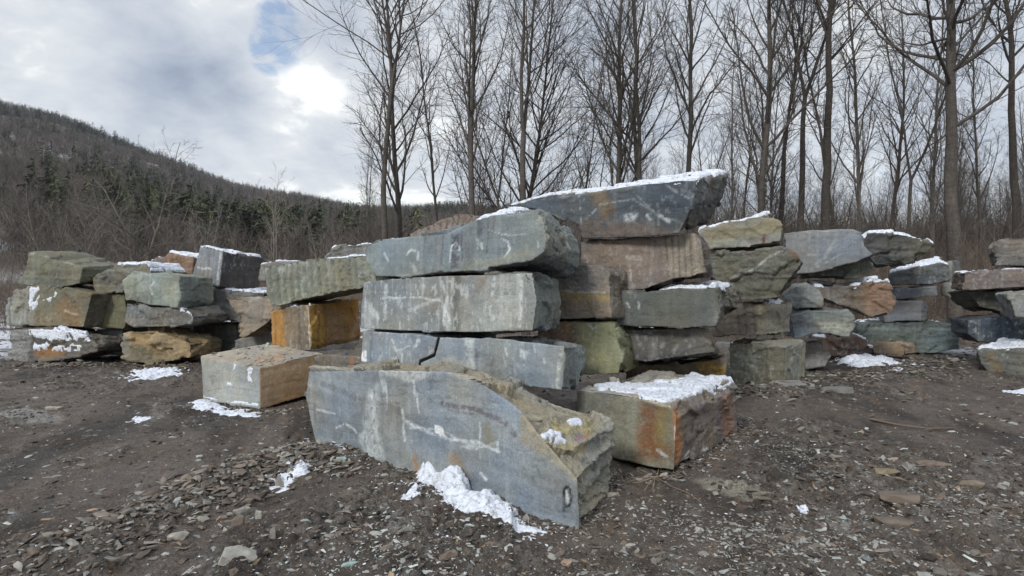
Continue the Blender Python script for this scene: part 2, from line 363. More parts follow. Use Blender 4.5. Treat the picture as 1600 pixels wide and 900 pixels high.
    if snow is not None or snowpx:
        if snow is not None: mk = np.clip((fbm(P, 2.3, 4, seed+150, .55)*1.1+.38*fbm(P, 9, 4, seed+151)+.80*snow-.5)*5, -1, 1)*np.where(Nn[:, 2] > .5, 1, 0)-(Nn[:, 2] <= .5)
        else: mk = np.full(nv, -1.0)
        for q in snowpx:
            fl = q[1] if isinstance(q[1], str) else 't'; pl = q[0] if isinstance(q[1], str) else q
            ok = Nn[:, 2] > (.35 if fl == 't' else -.2); ok &= (wf > .3) if fl == 'f' else True
            sdp = (poly_sd(U+jx*2.4, V+jy*1.8, pl)+(5*np.minimum(brk+.12, 0) if fl == 't' else 0))/(3.0 if fl == 't' else 2.0); mk = np.maximum(mk, np.where(ok, np.clip(sdp, -1, 1), -1))
        nf = len(me.polygons); Q = np.empty(nf*4, np.int32)
        if all(len(p_.vertices) == 4 for p_ in me.polygons):
            me.polygons.foreach_get('vertices', Q); Q = Q.reshape(-1, 4)
            sel = (mk[Q] > 0).sum(1) >= 3; cnt = np.zeros(nv); cs = np.zeros(nv)
            np.add.at(cnt, Q.ravel(), 1); np.add.at(cs, Q[sel].ravel(), 1)
            inner = (cs == cnt).astype(float); S = Q[sel]
            if len(S) > 6:
                tk = inner.copy(); it = int(np.clip(round(th*.8/vx), 1, 5))
                for _ in range(it):
                    a1 = np.zeros(nv); fm = tk[S].mean(1)
                    for k in range(4): np.add.at(a1, S[:, k], fm)
                    tk = a1/np.maximum(cs, 1)*inner
                fl = fbm(P, 6, 4, seed+160); tk = tk**.6*th*(1+.55*fl)
                
                dirn = np.array([0, 0, 1.0])[None]*up[:, None]*.9+Nn*.35
                if not up.any(): dirn = Nn
                tk = np.where(inner > 0, tk, -.010)
                SV = P2+dirn*tk[:, None]+Nn*np.where(inner > 0, .002, -.006)[:, None]
                idx = -np.ones(nv, int); us = np.unique(S); idx[us] = np.arange(len(us))
                S = idx[S]; SV = SV[us]; lab = np.arange(len(SV))
                while True:                        # split into separate pieces
                    m1 = lab[S].min(1); l2 = lab.copy()
                    for k in range(4): np.minimum.at(l2, S[:, k], m1)
                    if (l2 == lab).all(): break
                    lab = l2[l2]
                fl_ = lab[S[:, 0]]; ks, ct = np.unique(fl_, return_counts=True)
                for kk in ks[(ct > 16) & (ct > ct.max()*.05)]:
                    s_ = S[fl_ == kk]; u2 = np.unique(s_); ix = -np.ones(len(SV), int); ix[u2] = np.arange(len(u2))
                    link('snow', mesh_np('snow', SV[u2], ix[s_], M_SNOW), o)
    if debris:
        tcol_ = np.array(tcol)
        cand = np.where((Nn[:, 2] > .75) & (up > .8))[0]
        if len(cand):
            ii = cand[rng.randint(len(cand), size=debris)]; sz = rng.uniform(.02, .07, debris)*(.6+D/12)
            cc = np.array([lerp(tcol_*.85, np.array(PT)*1.2, q) for q in rng.uniform(0, 1.1, debris)])
            r_ = link('loose_rubble', scatter_mesh('loose_rubble', P2[ii], sz, cc, M_RUBBLE, rng), o, kind='stuff')
    return o

# ------------------------------------------------------------------ the yard
def gp(x, y): d = F*CH/(y-HY); return ((x-HX)/F*d, d)
def gpl(pts): return [gp(*p) for p in pts]
SMOOTH = [(gpl([(-150, 840), (120, 765), (300, 705), (470, 652)]), .62), (gpl([(1180, 640), (1420, 640), (1640, 660)]), .75), (gpl([(880, 850), (1010, 800), (1120, 700)]), .32),
          (gpl([(20, 610), (160, 650), (330, 600)]), .5)]
ROUGH = [(gpl([(90, 885), (270, 790), (430, 730), (520, 720)]), .42, .075), (gpl([(430, 860), (600, 800), (700, 850)]), .5, .03), (gpl([(1220, 760), (1420, 740), (1500, 800)]), .6, .03),
         (gpl([(1180, 625), (1290, 605), (1400, 590)]), .7, .06), (gpl([(1240, 640), (1330, 700), (1400, 800)]), .35, .03), (gpl([(0, 660), (170, 640), (280, 640)]), .5, .035), (gpl([(575, 700), (700, 770)]), .25, .04)]
def yard_fields(X, Y):
    P = np.stack([X, Y, X*0], 1)
    sm = np.zeros(len(X)); ro = np.zeros(len(X)); lift = np.zeros(len(X))
    wob = .25*fbm(P, 1.1, 3, 501)
    for pl, w in SMOOTH: sm = np.maximum(sm, sstep(w*1.3, w*.5, seg_dist(X+wob, Y+wob, pl)))
    for pl, w, hgt in ROUGH:
        k = sstep(w*1.5, w*.2, seg_dist(X+wob, Y+wob*1.5, pl)); ro = np.maximum(ro, k); lift += k*hgt
    base = sstep(-.25, .25, fbm(P, (.9, .45, 1), 4, 520)+.12)
    ro = np.clip(np.maximum(ro, base*.8)-sm*.85, 0, 1)
    return P, sm, ro, lift
def ground_h(X, Y, fields=None):
    P, sm, ro, lift = fields if fields else yard_fields(X, Y)
    fade = sstep(120, 40, np.hypot(X, Y))
    along = np.stack([X*.94-Y*.22*np.sign(X), Y*.35+X*.1, X*0], 1)
    rut = fbm(along, 2.2, 3, 530)
    n1 = fbm(P, .35, 3, 540); n2 = fbm(along, 7, 4, 550); n3 = np.abs(fbm(P, 11, 4, 560)); n4 = fbm(P, 34, 2, 570); n5 = np.abs(fbm(P, 4.5, 3, 575))
    h = .045*n1+.045*rut+lift*.8+(.010+.028*ro)*n2+ro*(.075*n3+.075*n5*ro)+(.003+.009*ro)*n4
    return h*fade
# polar sheet: fine in front of the camera, coarse elsewhere, out past the horizon
th_f = np.linspace(R(-52), R(52), 980); th_b = np.linspace(R(52), R(308), 60)[1:-1]; TH = np.concatenate([th_f, th_b])
RR = np.concatenate([[.05, .5, 1.0, 1.6, 2.0, 2.3], np.geomspace(2.55, 45, 760), np.geomspace(46, 3500, 60)])
TT, RD = np.meshgrid(TH, RR); X = (np.sin(TT)*RD).ravel(); Y = (np.cos(TT)*RD).ravel()
nT, nR = len(TH), len(RR)
fl = yard_fields(X, Y); H = ground_h(X, Y, fl); P, sm, ro, lift = fl
i0 = np.arange(nR-1)[:, None]*nT; jj = np.arange(nT)[None]; j2 = (jj+1) % nT
Q = np.stack([i0+jj, i0+j2, i0+nT+j2, i0+nT+jj], 2).reshape(-1, 4)[:, ::-1]
MUD = np.array([.118, .096, .079]); WET = np.array([.050, .041, .034]); GRV = np.array([.215, .205, .187]); PAL = np.array([.34, .34, .315]); LIT = np.array([.125, .10, .078])
c = np.repeat(MUD[None], len(X), 0)
al = np.stack([X*.94-Y*.22*np.sign(X), Y*.3+X*.1, X*0], 1)
c = lerp(c, WET[None], (sstep(-.05, .35, fbm(al, 1.6, 5, 600))*.92)[:, None])
c = lerp(c, GRV[None], (ro*sstep(-.1, .35, fbm(P, 9, 4, 610, .65))*.6)[:, None])
c = lerp(c, WET[None], (ro*sstep(.0, .4, fbm(P, 6, 4, 615, .65))*.6)[:, None])
c = lerp(c, PAL[None], (sstep(.34, .55, fbm(al*np.array([1, 1.6, 1]), 6, 5, 620, .6))*.55*(.35+ro*.65))[:, None])
c = lerp(c, np.array([.30, .19, .11])[None], (sstep(.40, .6, fbm(al, 5, 4, 625))*.22)[:, None])
c = c*(1+.22*fbm(P, 2.5, 4, 630)+.25*fbm(P, 14, 3, 640)+.12*sm)[:, None]
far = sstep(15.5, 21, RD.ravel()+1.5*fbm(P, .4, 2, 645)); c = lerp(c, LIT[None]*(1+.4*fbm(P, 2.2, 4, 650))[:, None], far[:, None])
sn = sstep(.02, .2, fbm(P, (.35, .8, 1), 4, 660, .6)-.05+.22*sstep(-6, -16, X)-.1*sstep(4, 10, X))*far; c = lerp(c, np.array([.66, .70, .76])[None], (sn*.9)[:, None])
for pl, w, cc, s_ in ((gpl([(1110, 760), (1170, 782)]), .13, (.36, .345, .27), .6), (gpl([(1290, 735), (1340, 742)]), .12, (.26, .19, .14), .35), (gpl([(20, 650), (60, 658)]), .25, (.4, .4, .38), .6), (gpl([(520, 715), (580, 690)]), .10, (.38, .42, .38), .6), (gpl([(440, 745), (500, 715)]), .07, (.4, .44, .4), .6)):
    c = lerp(c, np.array(cc)[None], (sstep(1.2, .5, seg_dist(X, Y, pl)/w+.5*fbm(P, 8, 3, 670))*s_)[:, None])
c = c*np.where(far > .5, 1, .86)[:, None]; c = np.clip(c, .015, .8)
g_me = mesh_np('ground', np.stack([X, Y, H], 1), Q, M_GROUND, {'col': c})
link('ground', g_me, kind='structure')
print('ground', len(X))

S = 'quarried stone blocks stacked in the yard'
# --- the long block lying in front
block('long blue-grey sawn block lying in front, white streaks on its face, slanting tan broken end',
      [(483, 579), (600, 577), (700, 579), (750, 596), (798, 627), (816, 642), (838, 672), (874, 714), (905, 749), (906, 835), (800, 800), (640, 742), (492, 692), (478, 620)],
      (492, 5.95, 906, 3.74), 0.95,
      back={0: (560, 562), 1: (640, 566), 2: (745, 576), 3: (800, 594), 4: (860, 618), 5: (905, 634), 6: (945, 648), 7: (957, 664), 8: (958, 690), 9: (957, 752), 10: (880, 745), 11: (740, 690), 12: (590, 640), 13: (560, 600)},
      col=(.225, .25, .262), rcol=(.28, .265, .205), scol=(.30, .285, .23), tcol=(.30, .275, .215), rs_=1, rt=1, amp=.062, streak=.13, strata=.2, vox=.0115, dirt=.12, chip=.8,
      marks=[('poly', (.31, .285, .215), [(813, 630), (870, 640), (930, 740), (903, 756), (887, 741), (852, 713), (812, 690)], 2.5, .95, 'a'), ('line', (.12, .10, .08), [(816, 646), (850, 655), (880, 662)], 1.6, .6, 'a'), ('poly', (.50, .54, .54), [(575, 612), (590, 600), (592, 660), (600, 720), (568, 712), (560, 690)], 5, .6), ('line', WH, [(582, 615), (586, 680)], 3, .55),  # the thin dark line on the tan end paints the ledge's shaded step
             ('line', WH, [(628, 655), (660, 672), (700, 686), (745, 690), (780, 706)], 2.4, .8), ('line', WH, [(640, 668), (690, 672), (745, 702), (778, 690)], 1.6, .6), ('line', WH, [(628, 640), (632, 690)], 2.2, .7), ('line', WH, [(651, 615), (655, 650)], 1.6, .7),
             ('line', WH, [(750, 660), (750, 715)], 1.4, .7), ('line', WH, [(779, 690), (777, 706)], 2, .8), ('poly', WH, [(740, 688), (752, 700), (745, 706), (720, 698)], 2, .6),
             ('line', WH, [(495, 640), (522, 646)], 2, .7), ('line', WH, [(526, 668), (540, 660), (556, 676)], 1.8, .7), ('line', WH, [(595, 580), (600, 612)], 4, .5), ('line', WH, [(603, 600), (604, 640)], 1.6, .5), ('line', WH, [(646, 590), (648, 618)], 2, .6),
             ('poly', (.7, .72, .72), [(680, 664), (692, 668), (697, 684), (680, 680)], 1, .95), ('line', WH, [(750, 740), (758, 750)], 2.4, .9), ('poly', (.58, .60, .58), [(590, 578), (680, 577), (668, 590), (640, 596), (612, 588)], 4, .55),
             ('stain', (.26, .17, .07), [(712, 715), (722, 745)], 16, .6), ('stain', (.33, .17, .05), [(648, 712), (649, 735)], 5, .7), ('stain', (.22, .20, .12), [(762, 665), (768, 690)], 14, .6),
             ('line', (.07, .06, .075), [(505, 600), (560, 622), (620, 640)], 5, .35), ('line', (.08, .06, .08), [(690, 632), (745, 640), (790, 660), (805, 680)], 4.5, .6), ('line', (.10, .09, .10), [(700, 640), (740, 648)], 2, .5),
             ('line', BK, [(881, 765), (885, 759), (890, 764), (892, 780), (889, 790), (882, 792), (880, 778), (881, 765)], 2.2, .95), ('line', WH, [(885, 768), (886, 785)], 2.6, .9), ('line', BK, [(880, 795), (882, 808)], 2, .8),
             ('stain', YE, [(870, 668), (905, 660), (925, 664)], 20, .6, 'a'), ('stain', YE, [(880, 690), (912, 700)], 12, .55, 'a'), ('stain', (.26, .15, .16), [(900, 680), (922, 682)], 8, .7, 'a'), ('stain', (.40, .25, .10), [(925, 670), (918, 700)], 6, .6, 'a')],
      snowpx=[[(840, 675), (862, 670), (884, 680), (892, 692), (872, 690), (848, 684)], [(848, 694), (862, 690), (884, 698), (866, 706), (850, 702)], [(892, 648), (912, 650), (916, 662), (900, 664)], [(818, 688), (832, 684), (830, 694)]], th=.02)
# --- the tower behind it
block('shorter sawn block left of the jagged crack, third down in the central stack',
      [(566, 516), (640, 520), (685, 525), (678, 554), (655, 564), (652, 583), (600, 578), (564, 573)], (566, 7.0, 880, 5.15), 1.0, col=BL, rs_=.9, streak=.35, vox=.015,
      marks=[('line', WH, [(613, 530), (620, 548), (629, 545), (628, 570)], 1.6, .7), ('line', WH, [(629, 545), (640, 540)], 1.5, .7), ('poly', (.75, .78, .8), [(563, 550), (573, 548), (573, 566), (563, 564)], 1, .95), ('line', WH, [(654, 532), (650, 540)], 3, .7), ('poly', WH, [(612, 560), (620, 556), (618, 568)], 1, .8)])
block('longer white-speckled sawn block right of the jagged crack, third down in the central stack',
      [(688, 526), (780, 527), (884, 540), (880, 612), (800, 600), (700, 588), (656, 584), (658, 566), (680, 556)], (566, 7.0, 880, 5.15), (2, 916, 538, 1.0), scol=(.25, .27, .25), col=BL, rs_=1, streak=.25, vox=.0125,  # side colour raised above the front's to offset its weaker sunlight
      marks=[('poly', (.52, .55, .54), [(726, 529), (740, 529), (742, 585), (728, 585)], 3, .6), ('poly', WH, [(812, 546), (826, 550), (822, 562), (812, 556)], 2, .75), ('line', (.5, .52, .46), [(876, 545), (872, 605)], 3, .8), ('stain', (.4, .37, .32), [(700, 565), (725, 570)], 12, .5),
             ('line', WH, [(835, 540), (837, 550)], 1.4, .7), ('line', WH, [(790, 545), (792, 556)], 1.4, .7), ('line', WH, [(850, 560), (852, 575)], 1.2, .6)])
block('broad pale-streaked sawn block, second from the top of the central stack',
      [(568, 440), (640, 432), (760, 428), (832, 425), (840, 470), (833, 518), (740, 520), (640, 518), (563, 514), (564, 480)], (566, 7.05, 830, 5.35), (3, 872, 436, 1.0), scol=(.23, .255, .24), col=(.235, .255, .255), rs_=1, streak=.5, vox=.0125, dirt=.1,  # lighter side colour makes up for the end facing away from the sun
      marks=[('line', WH, [(690, 440), (698, 465), (694, 508)], 3, .7), ('line', WH, [(692, 500), (697, 485), (704, 505)], 2, .7), ('line', WH, [(594, 466), (645, 464), (690, 470)], 1.8, .7), ('line', WH, [(640, 485), (690, 464)], 3, .5), ('line', WH, [(603, 445), (600, 500)], 3, .6),
             ('poly', WH, [(572, 465), (590, 490), (590, 505), (576, 490)], 3, .6), ('poly', (.45, .46, .42), [(745, 440), (815, 432), (818, 510), (750, 515)], 10, .4), ('poly', (.26, .24, .21), [(744, 430), (762, 428), (756, 450), (746, 460), (742, 445)], 2, .8), ('line', WH, [(815, 440), (812, 510)], 3, .7), ('line', WH, [(772, 434), (768, 462)], 3, .6), ('line', WH, [(766, 480), (770, 498)], 4, .6)])
block('wedge-topped blue-grey block crowning the central stack, chalk figures and dark stains on its face',
      [(571, 384), (600, 372), (640, 368), (700, 362), (735, 345), (770, 334), (838, 330), (850, 338), (856, 370), (852, 395), (832, 410), (760, 420), (640, 430), (588, 434), (572, 410)], (571, 7.0, 850, 5.2), (7, 905, 372, 1.15), scol=(.245, .265, .24), col=(.215, .25, .252), rs_=.95, streak=.12, vox=.014, dirt=.08, strata=.08,  # side face painted lighter so it looks as well lit as the front
      back={5: (800, 326), 6: (862, 328)},
      marks=[('poly', (.06, .055, .07), [(704, 366), (719, 364), (717, 418), (705, 420)], 2.6, .72), ('poly', (.09, .08, .09), [(744, 342), (756, 340), (750, 372), (744, 372)], 2, .7), ('line', (.10, .09, .10), [(722, 362), (721, 408)], 1.6, .8), ('line', (.13, .115, .12), [(763, 338), (760, 398)], 1.6, .7), ('line', (.13, .115, .12), [(692, 368), (690, 414)], 1.6, .7), ('line', (.13, .115, .12), [(772, 336), (770, 362)], 2, .7), ('line', (.15, .135, .135), [(664, 368), (662, 400)], 1.4, .7), ('poly', (.17, .155, .15), [(725, 362), (742, 350), (740, 412), (725, 414)], 4, .5), ('poly', (.17, .15, .15), [(675, 370), (690, 368), (688, 422), (676, 424)], 4, .35),
             ('line', WH, [(636, 398), (642, 390), (653, 393), (652, 406)], 1.8, .8), ('line', WH, [(643, 412), (648, 422)], 3.5, .5), ('line', WH, [(705, 384), (712, 378), (718, 386), (716, 398)], 1.2, .8), ('line', WH, [(705, 384), (703, 408)], 1.4, .8), ('line', WH, [(712, 378), (711, 392)], 1.1, .7), ('line', WH, [(707, 391), (717, 391)], 1.1, .7),
             ('line', WH, [(744, 375), (752, 380), (753, 388), (746, 380), (747, 388)], 1.3, .8), ('line', WH, [(783, 373), (793, 378), (796, 390), (788, 402)], 1.8, .85), ('line', WH, [(762, 358), (785, 367), (822, 365)], 1.2, .55), ('line', WH, [(600, 396), (606, 408)], 1.8, .7), ('line', WH, [(838, 374), (842, 386)], 1.5, .7), ('line', (.38, .36, .27), [(846, 338), (838, 350)], 3, .8),
             ('stain', (.28, .27, .2), [(745, 412), (830, 396)], 9, .55), ('line', WH, [(888, 380), (893, 388)], 3, .9, 's')],
      snowpx=[[(735, 350), (770, 333), (838, 327), (862, 325), (800, 316), (740, 335)], [(596, 378), (640, 368), (640, 362), (596, 368)]], th=.03)
block('grey-brown block with a yellow band, right of the broad pale-streaked block',
      [(838, 412), (870, 408), (935, 413), (952, 425), (956, 497), (900, 500), (836, 500)], (838, 6.75, 955, 6.25), 1.0, col=(.215, .195, .17), rf=.3, streak=.12, amp=.03, rs_=.8,
      marks=[('stain', (.36, .26, .11), [(866, 464), (952, 466)], 10, .7), ('stain', (.25, .19, .13), [(866, 482), (952, 484)], 16, .6), ('line', (.5, .47, .38), [(866, 455), (952, 457)], 2, .6)])
block('squat block with rust-red left half and mossy green right half, under the yellow-banded block',
      [(838, 503), (880, 500), (958, 503), (974, 555), (968, 586), (900, 588), (838, 588)], (838, 6.75, 970, 6.3), 1.0, col=(.23, .235, .14), rf=.15, streak=.3, rs_=.8, dirt=.1,
      marks=[('poly', (.17, .10, .085), [(830, 498), (905, 500), (902, 590), (830, 590)], 9, .8), ('poly', (.225, .23, .145), [(912, 505), (960, 508), (968, 580), (915, 585)], 8, .7), ('line', WH, [(918, 506), (926, 514), (940, 506)], 2, .8), ('line', (.3, .14, .08), [(885, 503), (884, 550)], 3, .5), ('line', (.2, .22, .1), [(935, 505), (938, 570)], 3, .5)])
block('rust-striped snow-topped block standing on the mud right of the long front block',
      [(900, 608), (960, 616), (1046, 629), (1058, 650), (1054, 737), (1010, 728), (950, 716), (900, 700)], (955, 5.35, 1054, 5.0), (2, 1143, 604, 1.55), dz=.02, col=(.17, .165, .13), scol=(.19, .16, .135), tcol=(.34, .32, .28), rf=.12, rs_=.7, streak=.12, vox=.0135, amp=.05,
      marks=[('poly', (.17, .075, .035), [(1000, 630), (1030, 636), (1030, 722), (992, 715)], 9, .8), ('poly', (.20, .15, .045), [(1026, 640), (1046, 640), (1042, 715), (1022, 700)], 7, .65), ('stain', (.19, .085, .035), [(1010, 690), (1045, 705)], 18, .6), ('poly', (.24, .25, .19), [(962, 622), (1000, 628), (996, 700), (960, 690)], 10, .5), ('poly', (.42, .18, .055), [(1052, 640), (1066, 636), (1070, 722), (1058, 728)], 5, .8, 'a'),
             ('line', WH, [(1028, 702), (1042, 714)], 2.4, .9), ('line', (.55, .5, .4), [(1006, 624), (1046, 636)], 3, .6), ('line', WH, [(1056, 668), (1057, 684)], 2.5, .9, 'a'), ('line', WH, [(1072, 718), (1082, 706)], 1.5, .9, 's'), ('line', WH, [(1099, 703), (1104, 701)], 3, .9, 's'), ('stain', (.26, .12, .06), [(1138, 620), (1140, 680)], 14, .5, 's')],
      snowpx=[[(925, 600), (990, 592), (1060, 590), (1100, 576), (1125, 578), (1150, 600), (1120, 616), (1075, 620), (1040, 630), (985, 616), (935, 610)]], th=.022, debris=70)
block('brown block with vertical drill grooves at its right, directly under the great snow-topped slab',
      [(905, 376), (960, 374), (1085, 362), (1098, 375), (1106, 428), (1060, 434), (1010, 452), (985, 455), (905, 440)], (905, 6.9, 1105, 6.35), 1.1, col=(.205, .17, .145), rf=.3, streak=.2, rs_=.8,
      marks=[('poly', (.30, .27, .21), [(1035, 366), (1090, 362), (1104, 430), (1045, 436)], 7, .75)] + [('line', (.10, .085, .07), [(1040+i*9.5, 368), (1044+i*9.5, 432)], 1.6, .7) for i in range(7)] + [('line', (.42, .36, .28), [(1085, 368), (1092, 428)], 3, .6), ('line', (.5, .48, .42), [(980, 402), (1000, 404)], 4, .6), ('line', (.5, .48, .42), [(984, 416), (986, 438)], 2, .6)])
block('great dark slab crowning the pile, snow on its sloping top, rusty patch on its face',
      [(785, 322), (830, 312), (905, 302), (985, 290), (1060, 281), (1090, 280), (1084, 320), (1062, 366), (1000, 372), (908, 375), (902, 352), (850, 330)], (785, 7.35, 1060, 6.25), (5, 1136, 272, 1.15), back={0: (850, 318), 4: (1100, 268)}, col=(.078, .092, .104), scol=(.135, .133, .118), rcol=(.12, .12, .12), rf=.2, rs_=.9, streak=.14, amp=.04,
      marks=[('stain', (.19, .125, .06), [(938, 308), (948, 328)], 20, .6), ('line', (.3, .33, .35), [(915, 342), (940, 318), (990, 312), (1020, 330)], 1.6, .6), ('line', (.3, .33, .35), [(1040, 290), (1075, 310), (1100, 300)], 1.6, .6), ('poly', (.14, .11, .09), [(905, 340), (1010, 348), (1050, 362), (1000, 375), (905, 375)], 8, .8), ('poly', WH, [(975, 335), (995, 333), (990, 346), (976, 346)], 4, .7), ('line', WH, [(1010, 336), (1016, 342)], 3, .8), ('line', WH, [(1032, 338), (1045, 346)], 3, .7), ('line', (.28, .3, .31), [(905, 305), (908, 350)], 1.5, .6), ('line', (.25, .3, .3), [(990, 300), (1030, 340), (1060, 345)], 1.4, .5)],
      snow=1.3, th=.03)
block('dark green-grey block, snow on its right half, under the brown grooved block',
      [(958, 452), (1000, 456), (1060, 448), (1118, 450), (1124, 480), (1118, 508), (1060, 512), (990, 512), (958, 508)], (958, 6.6, 1120, 6.1), (3, 1146, 446, 1.1), back={4: (1158, 482), 5: (1140, 492)}, col=(.105, .112, .098), scol=(.14, .135, .11), rf=.12, rs_=1, streak=.12,
      marks=[('line', WH, [(980, 472), (984, 480)], 1.6, .7), ('line', WH, [(998, 472), (999, 482)], 1.6, .7)], snowpx=[[(1022, 452), (1060, 442), (1110, 430), (1140, 432), (1138, 446), (1128, 456), (1100, 448), (1040, 454)], [(1142, 466), (1158, 478), (1156, 484), (1142, 474)]], th=.05)
block('dark block with a concave broken right end, lowest but one right of the mossy block',
      [(964, 514), (1020, 512), (1088, 511), (1104, 535), (1120, 552), (1060, 560), (1010, 568), (972, 562)], (965, 6.75, 1110, 6.3), (2, 1112, 512, 1.0), back={3: (1124, 545), 4: (1130, 555)}, col=(.11, .108, .1), scol=(.2, .175, .14), rf=.25, rs_=.9, streak=.2)
block('small ochre-stained stone wedged under the dark concave block, above the snow-topped rusty block',
      [(978, 570), (1070, 566), (1136, 560), (1134, 590), (1070, 600), (978, 600)], (978, 7.0, 1134, 6.7), .8, col=(.15, .125, .08), rf=.8, streak=.05, amp=.05, marks=[('stain', (.36, .23, .06), [(1100, 572), (1128, 580)], 18, .85)])
block('low grey block at the base of the central stack, behind the boxy tan block',
      [(425, 556), (505, 553), (564, 556), (720, 570), (720, 640), (560, 640), (505, 628), (425, 628)], (425, 9.0, 720, 6.4), 1.0, col=(.16, .15, .13), rf=.5, streak=.2, marks=[('stain', RU, [(548, 562), (550, 574)], 6, .6)])
# --- left of the tower
block('boxy block alone on the mud, pale grey left face and smooth tan right face',
      [(313, 556), (405, 574), (406, 640), (360, 634), (316, 626)], (316, 8.1, 406, 7.6), (1, 507, 550, 1.0), dz=.10, col=(.30, .31, .285), rcol=(.33, .30, .24), scol=(.42, .29, .17), tcol=(.36, .32, .26), rs_=.05, rt=.55, streak=.12, amp=.025, vox=.016, dirt=.1,
      marks=[('line', (.13, .12, .11), [(320, 612), (360, 604), (404, 612)], 1, .5), ('line', (.25, .14, .07), [(410, 606), (450, 596), (500, 590)], 2.5, .5, 's'), ('line', (.25, .14, .07), [(410, 630), (450, 618), (490, 612)], 2, .45, 's'), ('line', (.55, .42, .28), [(410, 584), (470, 572)], 4, .5, 's'), ('stain', (.42, .25, .12), [(405, 562), (440, 557)], 12, .5, 't'), ('line', WH, [(478, 612), (472, 632)], 2, .7, 's')],
      snowpx=[([(386, 572), (396, 574), (395, 600), (384, 598)], 'f'), ([(350, 592), (368, 600), (360, 604), (352, 600)], 'f'), ([(314, 612), (345, 626), (405, 628), (405, 640), (345, 636), (316, 626)], 'f'), ([(362, 562), (370, 564), (368, 580), (362, 576)], 'f')], th=.022, debris=70)
block('bright ochre and rust stained block left of the central stack, snow on its top left',
      [(421, 486), (447, 478), (482, 474), (487, 540), (484, 549), (424, 540)], (421, 9.9, 484, 9.3), (2, 560, 460, 1.35), dz=.05, col=(.20, .165, .12), scol=(.44, .27, .10), rcol=(.40, .25, .10), tcol=(.36, .30, .22), rf=.2, rs_=.55, streak=.25, amp=.05, groove=(.11, .02, 0), vox=.018,
      marks=[('poly', (.45, .22, .04), [(418, 484), (440, 480), (446, 545), (420, 540)], 5, .8), ('poly', (.44, .26, .055), [(480, 474), (507, 470), (514, 545), (488, 550)], 9, .8, 'a'), ('stain', (.16, .10, .06), [(520, 540), (556, 545)], 12, .7, 's'), ('stain', (.17, .12, .07), [(512, 480), (535, 476)], 10, .5, 's'), ('stain', (.46, .25, .05), [(520, 480), (556, 470)], 12, .7, 'a'), ('line', (.20, .09, .03), [(496, 478), (498, 545)], 2.4, .75, 'a'), ('line', (.22, .10, .03), [(507, 474), (509, 545)], 2, .6, 'a'), ('line', (.22, .10, .03), [(428, 486), (431, 540)], 2, .6, 'a'), ('line', (.24, .12, .04), [(532, 468), (530, 520)], 2.5, .45, 'a'), ('line', (.07, .06, .05), [(466, 482), (470, 545)], 2, .5, 'a'), ('stain', (.40, .19, .04), [(545, 470), (560, 520)], 14, .7, 's'), ('stain', (.38, .24, .16), [(520, 495), (530, 530)], 16, .6, 's'), ('line', (.5, .45, .38), [(548, 540), (560, 500)], 4, .4, 's'), ('line', WH, [(482, 478), (484, 540)], 1.5, .6, 'a')],
      snowpx=[[(446, 480), (480, 474), (520, 466), (505, 458), (470, 462)]], th=.04, debris=30)
block('mossy green block with vertical drill grooves lying across the ochre stained block',
      [(412, 418), (450, 410), (520, 402), (582, 398), (590, 445), (560, 452), (500, 462), (424, 480), (414, 455)], (412, 9.7, 590, 9.0), 1.0, dz=.02, col=(.20, .205, .155), rf=.3, groove=(.14, .055, .12), streak=.35, amp=.03, marks=[('line', (.4, .43, .36), [(470, 445), (474, 465)], 2, .6)], snow=.55, th=.02)
block('snow-dusted grey block behind the mossy grooved block, left of the wedge-topped one',
      [(506, 396), (530, 382), (590, 378), (620, 380), (620, 405), (506, 408)], (506, 10.8, 620, 10.2), .9, col=GY, rf=.8, streak=.2, snow=.7, th=.03)
block('brown ridged block peeking up behind the wedge-topped block',
      [(640, 366), (690, 340), (728, 332), (752, 340), (775, 345), (775, 380), (640, 380)], (640, 8.8, 775, 8.0), .9, col=(.235, .195, .165), rf=.4, groove=(.12, .035, .2), streak=.2, marks=[('line', (.08, .07, .06), [(690+i*9, 338), (684+i*9, 368)], 1.6, .6) for i in range(7)])
block('small grey block behind the mossy one, tucked by the snow-capped dark cube',
      [(404, 412), (440, 408), (470, 410), (470, 440), (404, 440)], (404, 11.6, 470, 11.4), .8, col=GY, rf=.8, snow=.5, th=.03)
block('dark charcoal cube, pale grooved left face, cap of snow, upright above the left stacks',
      [(312, 384), (348, 392), (342, 450), (296, 446)], (300, 13.2, 345, 12.6), (1, 411, 404, 1.1), dz=-.12, col=(.21, .22, .225), scol=(.085, .08, .078), rcol=(.1, .095, .09), rf=.1, rs_=.25, groove=(.16, .03, -.2), streak=.3, snow=1.2, th=.045, edge=.7,
      marks=[('line', (.5, .53, .55), [(345, 395), (338, 448)], 2, .7, 'a'), ('line', WH, [(308, 418), (330, 420)], 1.6, .8)])
block('wide rough grey block under the snow-capped charcoal cube',
      [(283, 446), (320, 448), (412, 456), (414, 482), (390, 505), (330, 502), (285, 492)], (283, 13.0, 412, 12.4), 1.2, col=(.17, .165, .155), rf=.9, streak=.12, amp=.06, snow=.75, th=.05)
block('dull green-grey block on the ground behind the boxy tan block, below the wide rough one',
      [(300, 508), (340, 504), (368, 508), (372, 552), (310, 556), (300, 540)], (300, 13.2, 372, 12.9), 1.0, col=(.125, .13, .105), rf=.5, streak=.1)
block('tan angular block with a pointed lower edge, left of the ochre stained block',
      [(352, 466), (400, 462), (432, 464), (440, 484), (412, 510), (380, 528), (368, 520), (372, 498)], (352, 11.0, 440, 10.6), .9, col=(.29, .25, .20), rf=.6, streak=.1, amp=.06)
block('flat grey slab on the ground just behind the boxy tan block',
      [(366, 532), (400, 518), (430, 514), (440, 548), (400, 552), (366, 550)], (366, 11.4, 440, 11.0), .8, col=(.19, .19, .165), rf=.7, streak=.1)
